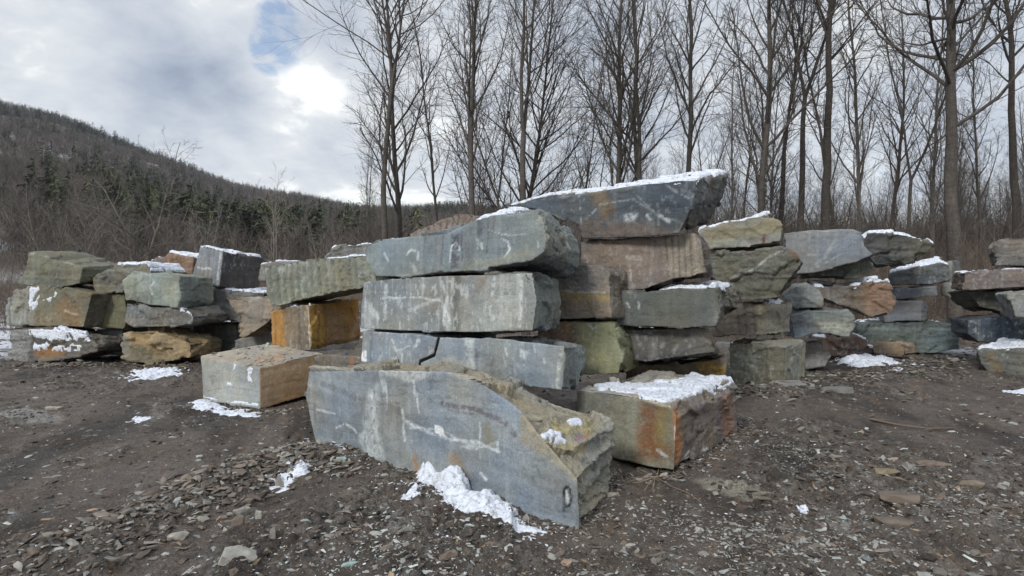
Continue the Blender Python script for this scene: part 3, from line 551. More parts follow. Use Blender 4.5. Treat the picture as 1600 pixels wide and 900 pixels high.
block('low boulder in the dark gap under the tan angular block',
      [(372, 512), (398, 505), (428, 508), (430, 530), (376, 535)], (372, 12.1, 430, 12.0), .7, col=(.14, .12, .1), rf=.9, amp=.07)
block('tilted green-grey block topping the leftmost stack',
      [(46, 394), (100, 408), (129, 417), (124, 444), (92, 451), (28, 443)], (28, 13.0, 129, 12.4), .95, dz=.10, col=(.165, .17, .13), rf=.45, streak=.12, edge=1, strata=.2)
block('big block in the middle of the leftmost stack, snow plate on its pale left face',
      [(36, 446), (62, 443), (144, 458), (130, 512), (44, 510), (44, 480)], (36, 12.9, 144, 12.2), 1.0, back={0: (60, 442)}, col=(.18, .16, .11), rf=.4, streak=.15, edge=1,
      marks=[('poly', (.30, .31, .29), [(30, 445), (58, 446), (52, 510), (30, 510)], 4, .7), ('poly', (.16, .17, .12), [(62, 446), (100, 450), (90, 480), (60, 485)], 8, .6), ('stain', (.22, .13, .06), [(100, 480), (115, 500)], 22, .6), ('line', (.45, .4, .3), [(100, 485), (120, 492)], 1.6, .7)],
      snowpx=[([(40, 446), (62, 445), (56, 486), (30, 488)], 'f'), ([(64, 467), (78, 464), (84, 452), (86, 462), (78, 472), (62, 472)], 'f')], th=.03)
block('pale left shoulder block beside the snow-plated one in the leftmost stack',
      [(8, 470), (22, 452), (44, 447), (46, 510), (8, 508)], (8, 13.1, 46, 12.8), .9, col=(.26, .27, .25), rf=.7, streak=.5, edge=1)
block('base block of the leftmost stack, orange underside and two bands of snow',
      [(14, 514), (48, 512), (110, 514), (140, 522), (154, 540), (150, 552), (90, 566), (40, 568), (12, 562)], (12, 12.6, 154, 12.0), 1.0, back={1: (60, 508), 2: (118, 506), 3: (140, 512)}, col=(.15, .14, .12), rf=.7, amp=.06, streak=.1,
      marks=[('poly', (.27, .28, .275), [(10, 510), (46, 512), (42, 570), (10, 566)], 3, .85), ('stain', (.30, .15, .05), [(60, 550), (95, 548)], 13, .8), ('line', BK, [(50, 530), (100, 532), (140, 536)], 2, .6)],
      snowpx=[[(44, 514), (110, 512), (140, 520), (154, 534), (120, 532), (50, 526)], ([(46, 537), (80, 532), (132, 541), (126, 549), (100, 550), (50, 549)], 'f'), ([(40, 508), (112, 509), (144, 519), (156, 535), (110, 533), (46, 529)], 'f')], th=.05)
block('grey layered block with snow on its top, upper middle of the left stacks',
      [(144, 434), (160, 422), (184, 413), (226, 412), (236, 425), (225, 452), (196, 456), (145, 460)], (144, 12.6, 230, 12.3), 1.0, col=(.18, .175, .14), rf=.7, strata=.3, streak=.1, snow=1.0, th=.05)
block('dark olive block standing under the snow-topped layered block',
      [(138, 462), (195, 458), (198, 500), (192, 514), (136, 512)], (138, 12.8, 195, 12.5), 1.0, col=(.115, .115, .07), rf=.3, streak=.08)
block('pale green-white block with a vertical joint, upper right of the left stacks',
      [(190, 440), (208, 422), (238, 428), (280, 432), (283, 470), (276, 482), (232, 478), (196, 468)], (190, 12.0, 283, 11.6), .9, col=(.27, .30, .255), rf=.35, streak=.2, edge=1, amp=.04,
      marks=[('line', (.10, .11, .09), [(237, 428), (236, 476)], 1.2, .7), ('poly', (.12, .11, .08), [(196, 462), (230, 462), (234, 480), (198, 472)], 3, .6), ('line', WH, [(240, 442), (235, 450), (238, 460)], 1.8, .8)])
block('grey layered slab under the pale jointed block, a wedge of snow at its right',
      [(194, 472), (240, 478), (284, 480), (303, 494), (300, 506), (262, 512), (206, 514), (192, 505)], (192, 12.0, 303, 11.6), 1.0, col=(.19, .185, .165), rf=.6, strata=.3, streak=.25, snowpx=[[(272, 478), (290, 474), (302, 490), (284, 490)], ([(276, 479), (288, 480), (302, 492), (282, 488)], 'f')], th=.04)
block('ochre broken boulder on the mud at the foot of the left stacks',
      [(186, 524), (204, 518), (240, 514), (262, 522), (282, 528), (298, 536), (297, 558), (262, 567), (232, 571), (190, 560)], (186, 12.2, 298, 11.7), .9, col=(.32, .245, .14), rf=.7, amp=.10, streak=.05,
      marks=[('poly', (.13, .125, .09), [(188, 534), (222, 540), (240, 568), (195, 562)], 3, .85), ('poly', (.24, .24, .22), [(184, 522), (202, 522), (200, 560), (184, 556)], 3, .8), ('line', (.5, .38, .2), [(200, 524), (230, 534), (262, 554), (290, 548)], 1.6, .7)])
block('grey block in the shadowed gap between the leftmost stack and the ochre boulder',
      [(148, 514), (192, 514), (192, 556), (150, 556)], (148, 13.0, 192, 12.8), .9, col=(.17, .17, .165), rf=.3, streak=.15, snow=.9, th=.04)
block('small reddish-brown block with snow, farthest back of the left stacks, left of the pair',
      [(232, 408), (246, 400), (258, 402), (258, 432), (232, 432)], (232, 14.5, 258, 14.3), .8, col=(.19, .155, .135), rf=.7, snow=1, th=.05)
block('reddish-brown block with snow beside the charcoal cube, right of the pair at the back',
      [(256, 402), (264, 394), (302, 400), (300, 436), (258, 432)], (256, 14.0, 302, 13.7), .9, col=(.25, .175, .13), rf=.7, snow=1, th=.05)
block('grey block low behind the reddish-brown pair', [(228, 432), (300, 434), (300, 470), (228, 470)], (228, 14.2, 300, 14.0), 1.0, col=(.14, .135, .12), rf=.7)
block('dark block at the back, base of the stack behind the pale jointed block', [(228, 468), (300, 470), (300, 548), (228, 548)], (228, 14.3, 300, 14.1), .9, col=(.13, .125, .11), rf=.7)
# --- the stacks to the right
block('tan layered slab with snow, behind the overhanging tip of the great dark slab',
      [(1090, 362), (1130, 346), (1190, 338), (1218, 344), (1224, 356), (1222, 378), (1180, 384), (1112, 392), (1098, 378)], (1090, 9.7, 1224, 9.2), 1.1, col=(.26, .25, .20), rf=.45, strata=.35, streak=.1, snow=.8, th=.05, back={2: (1205, 332)},
      marks=[('poly', (.25, .225, .13), [(1100, 362), (1218, 346), (1220, 362), (1110, 378)], 4, .6), ('poly', (.27, .28, .26), [(1120, 382), (1222, 362), (1222, 376), (1150, 390)], 3, .7), ('line', (.14, .05, .04), [(1194, 368), (1192, 382)], 3, .8)])
block('dark green block with a slanting broken ridge across its face, in the right-hand stack',
      [(1106, 396), (1150, 392), (1222, 385), (1246, 394), (1256, 412), (1238, 436), (1214, 468), (1160, 472), (1140, 450), (1108, 432)], (1106, 9.5, 1256, 8.9), 1.0, col=(.14, .142, .118), rf=.7, amp=.08, streak=.1,
      marks=[('line', (.38, .40, .34), [(1142, 435), (1180, 420), (1200, 402), (1222, 392)], 2, .8), ('poly', (.10, .10, .075), [(1148, 440), (1190, 420), (1225, 398), (1250, 408), (1214, 465), (1160, 470)], 5, .6), ('stain', (.22, .10, .05), [(1235, 392), (1248, 396)], 7, .6)])
block('grooved brown-grey block with lumps of snow on its top, middle of the right-hand stack',
      [(1108, 478), (1150, 474), (1186, 474), (1184, 526), (1110, 526)], (1108, 9.9, 1186, 9.3), (2, 1238, 478, 1.1), dz=0, col=(.17, .15, .125), scol=(.25, .235, .19), rf=.5, rs_=.6, groove=(.12, .035, 0), streak=.1, strata=.25, snowpx=[[(1186, 478), (1200, 468), (1226, 466), (1222, 476), (1190, 480)]], th=.06)
block('big grooved green-brown block on the ground at the foot of the right-hand stack',
      [(1138, 534), (1180, 534), (1228, 542), (1226, 610), (1190, 612), (1150, 608), (1138, 595)], (1138, 9.8, 1228, 9.0), (2, 1260, 536, 1.2), dz=0, col=(.155, .15, .115), scol=(.24, .235, .18), tcol=(.28, .26, .21), rf=.55, rs_=.3, groove=(.34, .05, .05), sgroove=(.13, .03, 0), streak=.25, amp=.05,
      marks=[('line', (.24, .24, .15), [(1168, 545), (1164, 605)], 2.5, .6), ('line', (.3, .3, .25), [(1180, 545), (1178, 605)], 2, .5)])
block('flat blue-grey slab face with pale scratches, upper right-hand stack',
      [(1226, 366), (1270, 360), (1334, 357), (1348, 362), (1350, 384), (1368, 398), (1330, 412), (1272, 428), (1236, 430), (1228, 400)], (1226, 11.4, 1368, 10.8), 1.0, col=(.175, .19, .205), rf=.1, streak=.15, edge=.9,
      marks=[('line', (.36, .38, .38), [(1268, 420), (1290, 400), (1305, 375)], 3, .5), ('line', (.36, .38, .38), [(1276, 418), (1312, 398)], 1.5, .6), ('line', (.36, .38, .38), [(1262, 398), (1290, 398)], 1.5, .5)])
block('dark green wedge under the flat scratched slab', [(1258, 428), (1300, 418), (1352, 402), (1366, 410), (1368, 424), (1340, 434), (1260, 434)], (1258, 11.6, 1368, 11.2), 1.0, col=(.12, .125, .1), rf=.7)
block('dark layered block with a pointed right tip and snow on top, highest at the right',
      [(1342, 372), (1362, 364), (1420, 366), (1444, 372), (1462, 384), (1448, 396), (1430, 410), (1400, 416), (1370, 418), (1352, 394), (1344, 384)], (1342, 12.6, 1462, 12.2), 1.1, col=(.11, .112, .105), rf=1, amp=.06, strata=.4, streak=.05, snow=1.1, th=.06)
block('brown block with a crumbly snowy top and reddish right end, right-hand stack',
      [(1270, 446), (1330, 444), (1382, 436), (1396, 446), (1402, 466), (1396, 490), (1364, 496), (1340, 484), (1290, 470), (1272, 462)], (1270, 11.4, 1400, 10.9), 1.1, back={0: (1258, 436), 2: (1372, 430)}, col=(.19, .16, .125), rf=.8, amp=.06, snow=.85, th=.05,
      marks=[('poly', (.26, .165, .11), [(1350, 440), (1396, 444), (1400, 490), (1352, 492)], 6, .8)])
block('small angular grey block between the green ridge block and the brown snowy one',
      [(1222, 462), (1240, 446), (1262, 440), (1284, 456), (1287, 482), (1240, 484)], (1222, 10.6, 1287, 10.3), .8, col=(.19, .20, .19), rf=.5, streak=.2)
block('blue-grey layered block with pale broken right end, beside the snow-lumped grooved block',
      [(1232, 490), (1270, 484), (1326, 482), (1334, 492), (1340, 510), (1326, 528), (1290, 520), (1240, 532)], (1232, 10.4, 1340, 10.1), 1.0, col=(.175, .195, .205), rf=.5, strata=.3, amp=.05, streak=.1,
      marks=[('poly', (.36, .37, .31), [(1275, 505), (1325, 498), (1336, 510), (1324, 526), (1290, 518)], 4, .7), ('poly', (.20, .25, .24), [(1250, 486), (1326, 483), (1332, 493), (1262, 502)], 3, .6)])
block('small grey triangular block on the ground right of the big grooved block',
      [(1252, 538), (1278, 534), (1290, 548), (1300, 556), (1290, 574), (1256, 580)], (1252, 11.0, 1300, 10.8), .8, col=(.20, .205, .205), rf=.3)
block('reddish rubbly stone behind the small triangular block', [(1284, 528), (1340, 526), (1372, 540), (1366, 556), (1300, 560), (1284, 550)], (1284, 12.6, 1372, 12.4), .9, col=(.14, .095, .075), rf=1, amp=.08, snow=.42, th=.04)
block('long blue-green slab on the ground at the right, snow dusted along its top',
      [(1340, 506), (1400, 502), (1488, 503), (1500, 516), (1500, 546), (1470, 552), (1400, 556), (1345, 548)], (1340, 13.8, 1500, 13.4), 1.1, col=(.15, .185, .18), rf=.7, strata=.3, amp=.05, streak=.1, snow=.45, th=.03)
block('tan stone in front of the long blue-green slab', [(1362, 540), (1390, 534), (1430, 536), (1434, 552), (1400, 558), (1366, 554)], (1362, 12.9, 1434, 12.8), .5, col=(.24, .18, .125), rf=.8, amp=.05)
block('dark block with a sloping snowy top above the two thin slabs at the right',
      [(1390, 426), (1430, 416), (1470, 408), (1486, 414), (1486, 440), (1440, 445), (1396, 447)], (1390, 13.9, 1488, 13.4), 1.2, back={0: (1410, 418), 1: (1440, 407), 2: (1470, 403)}, col=(.13, .14, .145), rf=.6, strata=.3, snow=.95, th=.05)
block('pale narrow upright stone at the right end of the dark snowy-topped block', [(1470, 410), (1488, 406), (1490, 466), (1468, 462)], (1470, 14.3, 1490, 14.1), .8, col=(.20, .205, .185), rf=.3)
block('thin blue-grey slab, upper of the two under the dark snowy-topped block', [(1398, 450), (1466, 446), (1468, 464), (1400, 469)], (1398, 13.8, 1468, 13.4), 1.0, col=(.17, .185, .205), rf=.2, streak=.3)
block('square blue-grey slab, lower of the two, standing on the long blue-green slab', [(1378, 471), (1440, 468), (1450, 474), (1450, 502), (1380, 504)], (1378, 13.9, 1450, 13.5), 1.0, col=(.15, .165, .185), rf=.1, streak=.1, marks=[('poly', (.05, .055, .07), [(1440, 470), (1452, 470), (1452, 504), (1440, 504)], 1, .8)])
G2 = 'quarried stone blocks stacked in the yard'
block('rounded grey-brown block topping the stack cut by the right edge of the picture', [(1548, 384), (1562, 372), (1600, 370), (1660, 372), (1665, 412), (1600, 417), (1556, 414)], (1548, 11.6, 1660, 11.0), 1.0, col=(.185, .17, .15), rf=.6, strata=.25, amp=.05)
block('wide brown slab under the rounded block at the right edge', [(1506, 424), (1560, 420), (1680, 416), (1680, 448), (1600, 450), (1504, 453)], (1502, 11.8, 1680, 11.0), 1.1, col=(.185, .15, .13), rf=.4, snow=.4, th=.02)
block('dark recessed stone under the wide brown slab at the right edge', [(1512, 455), (1600, 452), (1660, 452), (1660, 488), (1560, 488), (1530, 480)], (1512, 12.0, 1660, 11.6), 1.0, col=(.10, .10, .085), rf=.6)
block('pale grey block jutting forward at the right edge', [(1573, 460), (1620, 454), (1690, 450), (1690, 496), (1588, 497)], (1573, 10.5, 1690, 10.0), .9, col=(.24, .245, .235), rf=.4)
block('dark blue block second from the ground at the right edge', [(1512, 500), (1560, 494), (1660, 492), (1660, 538), (1530, 536), (1514, 525)], (1512, 11.8, 1660, 11.3), 1.0, col=(.07, .085, .105), rf=.6, streak=.3)
block('dark block on the ground at the right edge with snow sloping over its top', [(1527, 546), (1560, 544), (1610, 540), (1700, 530), (1700, 594), (1610, 592), (1545, 584), (1532, 565)], (1527, 10.9, 1700, 10.0), 1.1, back={0: (1560, 534), 1: (1580, 530)}, col=(.125, .13, .115), rf=.6, amp=.06, snow=1.1, th=.05, marks=[('stain', (.22, .15, .05), [(1550, 560), (1560, 575)], 14, .6)])
# ------------------------------------------------------------------ rubble, chips and ground snow
rs = np.random.RandomState(11)
def ground_scatter(n_, ylo, yhi, smin, smax, seed):
    # even over the visible ground, denser where the yard is rubbly
    r_ = np.random.RandomState(seed); out_ = []
    while sum(len(q) for q in out_) < n_:
        y = HY+F*CH/ (F*CH/(yhi-HY)*np.exp(r_.uniform(0, 1, n_)*math.log((yhi-HY)/(ylo-HY)))); x = r_.uniform(-60, 1660, n_)
        D = F*CH/(y-HY); X_ = (x-HX)/F*D; f_ = yard_fields(X_, D); grain = sstep(-.15, .3, fbm(f_[0], 2.2, 3, 700))
        keep = r_.uniform(0, 1, n_) < (.20+.80*f_[2]*(.25+.75*grain)); out_.append(np.stack([X_, D], 1)[keep])
    G = np.vstack(out_)[:n_]; z = ground_h(G[:, 0], G[:, 1]); s = smin*(smax/smin)**(r_.uniform(0, 1, len(G))**2.4)
    return np.column_stack([G, z]), s*np.clip(.75+G[:, 1]/14, .8, 1.8), r_
CH_COL = np.array([[.17, .155, .135], [.25, .25, .23], [.12, .10, .082], [.33, .34, .32], [.21, .155, .11], [.085, .075, .066], [.43, .45, .43], [.23, .26, .255], [.30, .22, .14]])
CH_P = np.array([.24, .12, .24, .055, .10, .15, .02, .055, .02])
P_, s_, r_ = ground_scatter(30000, 512, 960, .012, .11, 5)
cc = CH_COL[r_.choice(9, len(P_), p=CH_P)]*r_.uniform(.55, 1.3, (len(P_), 1))
link('gravel', scatter_mesh('gravel', P_, s_, cc, M_RUBBLE, r_, flat=(.35, 1.0), sink=-.1), label='grey and brown stone chips strewn over the muddy yard', cat='gravel', kind='stuff')
P_, s_, r_ = ground_scatter(9000, 600, 960, .008, .022, 6)
cc = CH_COL[r_.choice(9, len(P_), p=[.2, .2, .12, .12, .08, .06, .07, .10, .05])]*r_.uniform(.8, 1.3, (len(P_), 1))
link('stone_grit', scatter_mesh('stone_grit', P_, s_, cc, M_RUBBLE, r_, flat=(.5, 1.0)), label='fine pale stone grit scattered over the near mud', cat='grit', kind='stuff')
# denser rubble along the berm and at the block feet
def patch_scatter(lab, nm, pts, w, n_, smin, smax, seed, pal):
    r_ = np.random.RandomState(seed); pl = gpl(pts); k = r_.randint(len(pl)-1, size=n_); t_ = r_.uniform(0, 1, n_)
    A_ = np.array(pl); G = A_[k]+(A_[k+1]-A_[k])*t_[:, None]+r_.normal(0, w*.5, (n_, 2)); z = ground_h(G[:, 0], G[:, 1]); s = smin*(smax/smin)**(r_.uniform(0, 1, n_)**2)
    cc = np.array(pal)[r_.randint(len(pal), size=n_)]*r_.uniform(.75, 1.25, (n_, 1))
    link(nm, scatter_mesh(nm, np.column_stack([G, z]), s, cc, M_RUBBLE, r_, flat=(.45, 1.1)), label=lab, cat='rubble', kind='stuff')
MC = [(.13, .105, .085), (.16, .135, .11), (.10, .082, .067), (.20, .185, .16), (.26, .25, .22)]
patch_scatter('ridge of crumbled clods and stones left of the long front block', 'clod_ridge', [(60, 900), (270, 800), (430, 735), (520, 715)], .5, 1900, .02, .12, 21, MC)
patch_scatter('large broken stones half sunk in the clod ridge', 'broken_stone', [(20, 900), (270, 810), (430, 745), (520, 722)], .45, 150, .05, .15, 20, MC)
patch_scatter('broken stones half sunk in the right-hand mud', 'broken_stone', [(1180, 840), (1330, 720), (1460, 760), (1590, 860)], .6, 110, .05, .14, 19, MC)
patch_scatter('dark crumbled rubble under the right-hand stacks', 'rubble', [(1150, 622), (1290, 600), (1420, 585), (1500, 560)], .6, 1500, .03, .16, 22, MC+[(.09, .08, .07)])
patch_scatter('brown crumbs of mud along the foot of the long front block', 'mud_crumbs', [(500, 705), (640, 755), (700, 790)], .22, 900, .012, .06, 23, MC)
patch_scatter('grey-white stone chips lying on the mud at the bottom of the picture', 'stone_chips', [(560, 850), (700, 880), (420, 880)], .5, 700, .012, .05, 24, [(.4, .42, .4), (.3, .31, .29), (.2, .18, .16), (.36, .42, .40)])
patch_scatter('pale grey gravel on the mud right of the rust-striped block', 'pale_gravel', [(960, 800), (1180, 860), (1300, 880), (1420, 800), (1580, 800)], .5, 2600, .012, .05, 25, [(.34, .34, .32), (.24, .235, .22), (.17, .155, .14), (.28, .29, .28)])
patch_scatter('grey crushed stone between the rust-striped block and the track', 'crushed_stone', [(1190, 700), (1280, 740), (1250, 690)], .35, 700, .012, .045, 26, [(.3, .31, .32), (.2, .2, .2), (.14, .13, .12)])
def clods(lab, n_, ylo, yhi, smin, smax, seed):
    P_, s_, r_ = ground_scatter(n_, ylo, yhi, smin, smax, seed); cc = np.array([(.125, .10, .08), (.09, .073, .06), (.15, .125, .10), (.065, .054, .045)])[r_.randint(4, size=len(P_))]*r_.uniform(.8, 1.2, (len(P_), 1))
    link('mud_clods', scatter_mesh('mud_clods', P_, s_, cc, M_GROUND, r_, flat=(.8, 1.7), sink=-.15), label=lab, cat='mud', kind='stuff')
clods('dark crumbs and clods of churned mud over the yard', 15000, 512, 960, .018, .11, 8)
patch_scatter('dirt and stone crumbs packed along the feet of the left stacks', 'packed_dirt', [(5, 572), (90, 572), (150, 568), (240, 574), (300, 572), (370, 560)], .28, 1100, .03, .16, 31, MC+[(.08, .066, .055)])
patch_scatter('dirt and stone crumbs packed round the boxy tan block', 'packed_dirt', [(312, 632), (400, 646), (470, 638)], .14, 500, .02, .08, 32, MC+[(.08, .066, .055)])
patch_scatter('dirt and stone crumbs packed round the rust-striped block', 'packed_dirt', [(940, 735), (1050, 744), (1150, 692), (1160, 670)], .14, 800, .015, .09, 33, MC+[(.08, .066, .055)])
patch_scatter('dirt and stone crumbs packed along the right foot of the long front block', 'packed_dirt', [(800, 812), (905, 842), (950, 765), (962, 740)], .12, 700, .012, .06, 34, MC+[(.08, .066, .055)])
# larger loose stones one can tell apart
def loose(label, x, y, w, hgt, colr, yaw=0., flat=.5, seed=0):
    r_ = np.random.RandomState(900+seed); bm = bmesh.new(); d = F*CH/(y-HY); sw = w*d/F; sh = hgt*d/F
    for q in range(20):
        v_ = r_.normal(size=3); v_ /= np.linalg.norm(v_); v_ = np.sign(v_)*np.abs(v_)**.6; bm.verts.new((v_[0]*sw*.5, v_[1]*sw*flat*.5, v_[2]*sh*.5))
    g_ = bmesh.ops.convex_hull(bm, input=bm.verts[:]); bmesh.ops.delete(bm, geom=[g for g in g_['geom_interior'] if isinstance(g, bmesh.types.BMVert)], context='VERTS')
    bmesh.ops.triangulate(bm, faces=bm.faces[:]); bmesh.ops.subdivide_edges(bm, edges=bm.edges[:], cuts=3, use_grid_fill=True)
    V_ = np.array([v_.co for v_ in bm.verts]); n_ = fbm(V_/sw, 5, 3, 77+seed); 
    for v_, k in zip(bm.verts, n_): v_.co *= 1+.12*k
    me = bpy.data.meshes.new('loose_stone'); bm.to_mesh(me); bm.free()
    cc = np.array(colr)[None]*(1+.35*n_+.2*fbm(V_/sw, 12, 2, 5))[:, None]
    at = me.attributes.new('col', 'FLOAT_COLOR', 'POINT'); at.data.foreach_set('color', np.hstack([cc, np.ones((len(cc), 1))]).astype(np.float32).ravel()); me.materials.append(M_RUBBLE)
    o = link('loose_stone', me, label=label, cat='stone', group='loose stones on the mud'); g = gp(x, y)
    o.location = (g[0], g[1], float(ground_h(np.array([g[0]]), np.array([g[1]]))[0])+sh*.12); o.rotation_euler = (0, 0, R(yaw))
for q in (('pale flat stone at the very bottom of the picture, left of centre', 372, 896, 62, 26, (.30, .29, .26), 20), ('tan slab splinter lying flat in the right-hand gravel, nearest the camera', 1398, 830, 62, 16, (.13, .108, .088), -8),
          ('tan flat stone just above the nearest tan splinter in the right-hand gravel', 1405, 806, 60, 16, (.14, .113, .09), -15), ('ochre flat stone in the right-hand gravel, smaller and farther back', 1386, 750, 42, 8, (.18, .15, .10), -12), ('brown splinter right of the ochre flat stone', 1455, 727, 45, 10, (.16, .12, .095), 5),
          ('tan stone at the far right of the gravel', 1520, 768, 40, 10, (.19, .155, .115), 0), ('grey rounded stone at the foot of the clod ridge, left of the long front block', 378, 802, 26, 18, (.25, .24, .21), 30), ('pale tilted chip standing on the clod ridge', 404, 808, 12, 20, (.33, .32, .29), 10),
          ('long brown splinter on the clod ridge', 374, 826, 24, 24, (.18, .15, .12), 60), ('flat pale stone on the smooth mud at the left', 84, 643, 28, 9, (.30, .28, .24), 0), ('pale wedge of stone under the clod ridge', 276, 848, 34, 14, (.31, .29, .25), 25),
          ('small blue-green shard on the mud at the bottom', 546, 890, 26, 7, (.27, .36, .34), 40), ('grey flat shard before the foot of the long front block', 588, 846, 30, 8, (.33, .33, .28), 5), ('pale green shard left of the foot of the long front block', 533, 733, 18, 12, (.27, .33, .30), 0),
          ('round grey pebble beside the right-hand stack', 1492, 568, 14, 9, (.26, .25, .24), 0), ('flat grey slab lying before the big grooved block', 1240, 612, 60, 12, (.19, .185, .175), 5), ('dark flat stone in the rubble before the right-hand stack', 1310, 618, 56, 12, (.15, .145, .135), -10),
          ('brown lump of mud and stone near the bottom, right of centre', 700, 885, 34, 22, (.15, .12, .095), 0), ('tan chip right of the end of the long front block', 958, 776, 24, 8, (.30, .27, .22), 0)):
    loose(*q[:6], yaw=q[6], seed=q[1])
def snow_patch(label, pts, th, seed, heap=None, res=None, thr=0., freq=5):
    A_ = np.array(gpl(pts)); lo, hi = A_.min(0)-.15, A_.max(0)+.15; d = A_[:, 1].mean(); rz = res or .0022*d; nx, ny = int((hi[0]-lo[0])/rz)+2, int((hi[1]-lo[1])/rz)+2
    gx, gy = np.meshgrid(np.linspace(lo[0], hi[0], nx), np.linspace(lo[1], hi[1], ny)); gx, gy = gx.ravel(), gy.ravel(); P = np.stack([gx, gy, gx*0], 1)
    w_ = .045*fbm(P, freq*1.5, 4, seed)*d/6; sd_ = poly_sd(gx+w_, gy+.5*w_+w_, [tuple(q) for q in A_])/(.018*d); mk = sd_-.9*np.abs(fbm(P, freq*2.2, 4, seed+3))-thr+.9*fbm(P, (freq*.7, freq*2, 1), 4, seed+5)
    t_ = np.clip(mk, -1, 1); z = np.where(t_ > 0, np.clip(t_, 0, 1)**.6*th*.8*(1+.7*fbm(P, 9, 4, seed+7)), t_*.06)
    if heap:
        for hx, hy, hw, hh in heap:
            g = gp(hx, hy); z += np.where(t_ > 0, hh*np.exp(-((gx-g[0])**2+(gy-g[1])**2)/hw**2)*(1+.45*fbm(P, 9, 3, seed+9))*np.clip(t_*1.5, 0, 1), 0)
    Z = ground_h(gx, gy)+z+.002; i0 = np.arange(ny-1)[:, None]*nx; jj = np.arange(nx-1)[None]
    Q = np.stack([i0+jj, i0+jj+1, i0+nx+jj+1, i0+nx+jj], 2).reshape(-1, 4); Q = Q[(t_[Q] > -.25).any(1)]
    us = np.unique(Q); idx = -np.ones(len(gx), int); idx[us] = np.arange(len(us))
    link('snow_patch', mesh_np('snow_patch', np.stack([gx, gy, Z], 1)[us], idx[Q], M_SNOW), label=label, cat='snow patch', group='patches of old snow on the ground')
snow_patch('heap of crusted snow against the foot of the long front block', [(644, 742), (690, 742), (730, 770), (800, 806), (862, 842), (800, 834), (740, 822), (695, 796), (660, 766)], .025, 41, heap=[(668, 750, .13, .11), (706, 774, .15, .15), (750, 796, .14, .05)], res=.010, freq=7)
snow_patch('small chunk of snow left of the snow heap', [(634, 786), (650, 778), (648, 795), (636, 796)], .03, 42, res=.006, thr=-.5)
snow_patch('thin snow along the left foot of the long front block', [(482, 694), (530, 706), (560, 722), (590, 740), (560, 735), (510, 716)], .012, 43, thr=.35)
snow_patch('slanting streak of snow on the mud left of the long front block', [(424, 764), (450, 750), (484, 738), (482, 746), (452, 765), (430, 770)], .015, 44, res=.009, thr=-.1)
snow_patch('thin snow streak just above the slanting one', [(412, 756), (440, 744), (470, 738), (440, 752), (420, 762)], .01, 45, res=.009, thr=.2)
snow_patch('broad patch of snow on the mud before the left stacks', [(200, 580), (240, 574), (282, 580), (278, 592), (240, 598), (204, 600), (210, 590)], .03, 46, thr=.1)
snow_patch('patch of snow spreading at the foot of the boxy tan block', [(284, 634), (320, 628), (370, 640), (402, 652), (360, 652), (310, 644)], .03, 47, thr=.0)
snow_patch('small faint snow patch left of the one at the boxy tan block', [(192, 656), (216, 650), (236, 654), (222, 664), (200, 662)], .012, 48, thr=.35)
snow_patch('crumbly snow heap under the brown block of the right-hand stacks', [(1300, 566), (1340, 556), (1385, 560), (1405, 570), (1380, 578), (1330, 574)], .05, 49, heap=[(1350, 566, .35, .07), (1322, 568, .15, .08), (1384, 568, .15, .06)], thr=.05)
snow_patch('small snow patch on the rubble below the crumbly heap', [(1384, 584), (1410, 580), (1412, 588), (1390, 590)], .03, 50, thr=.1)
snow_patch('snow lying in the gap between the right-hand stacks', [(1478, 512), (1520, 502), (1536, 512), (1510, 530), (1486, 528)], .05, 51, thr=-.1)
snow_patch('thin snow strip at the right edge before the corner stack', [(1560, 606), (1600, 604), (1680, 606), (1680, 612), (1590, 612)], .02, 52)
snow_patch('tiny crumpled snow lump in the gravel right of the rust-striped block', [(1244, 806), (1262, 804), (1270, 818), (1256, 822)], .014, 53, res=.006, thr=.1)
snow_patch('snow crumbs at the bottom of the picture, below the streaks', [(596, 856), (622, 850), (632, 860), (610, 868)], .012, 54, res=.007, thr=.2)
snow_patch('snow flecks at the right foot of the long front block', [(926, 764), (946, 768), (944, 776), (928, 774)], .015, 55, res=.006, thr=-.3)
P_, s_, r_ = ground_scatter(900, 540, 960, .01, .035, 61)
link('snow_flecks', scatter_mesh('snow_flecks', P_, s_, np.ones((len(P_), 3))*.7, M_SNOW, r_, flat=(.3, .7)), label='small flecks of old snow sprinkled over the mud', cat='snow', kind='stuff')
def flecks(pts, w, n_, seed):
    r_ = np.random.RandomState(seed); A_ = np.array(gpl(pts)); k = r_.randint(len(A_)-1, size=n_); G = A_[k]+(A_[k+1]-A_[k])*r_.uniform(0, 1, (n_, 1))+r_.normal(0, w, (n_, 2)); return G
Gs = np.vstack([flecks([(640, 760), (720, 800), (860, 845)], .10, 260, 1), flecks([(484, 694), (590, 742)], .08, 120, 2), flecks([(420, 765), (484, 738)], .12, 90, 3), flecks([(1300, 568), (1405, 572)], .35, 160, 4), flecks([(205, 590), (280, 582)], .22, 80, 5), flecks([(290, 640), (400, 652)], .10, 80, 6), flecks([(1480, 530), (1530, 505)], .5, 160, 7), flecks([(1060, 735), (1140, 700)], .10, 40, 8)])
r_ = np.random.RandomState(62); link('snow_flecks', scatter_mesh('snow_flecks', np.column_stack([Gs, ground_h(Gs[:, 0], Gs[:, 1])]), .012+.04*r_.uniform(0, 1, len(Gs))**2*np.clip(Gs[:, 1]/5, 1, 3), np.ones((len(Gs), 3))*.7, M_SNOW, r_, flat=(.3, .8)), label='crumbs of snow lying round the edges of the snow patches', cat='snow', kind='stuff')
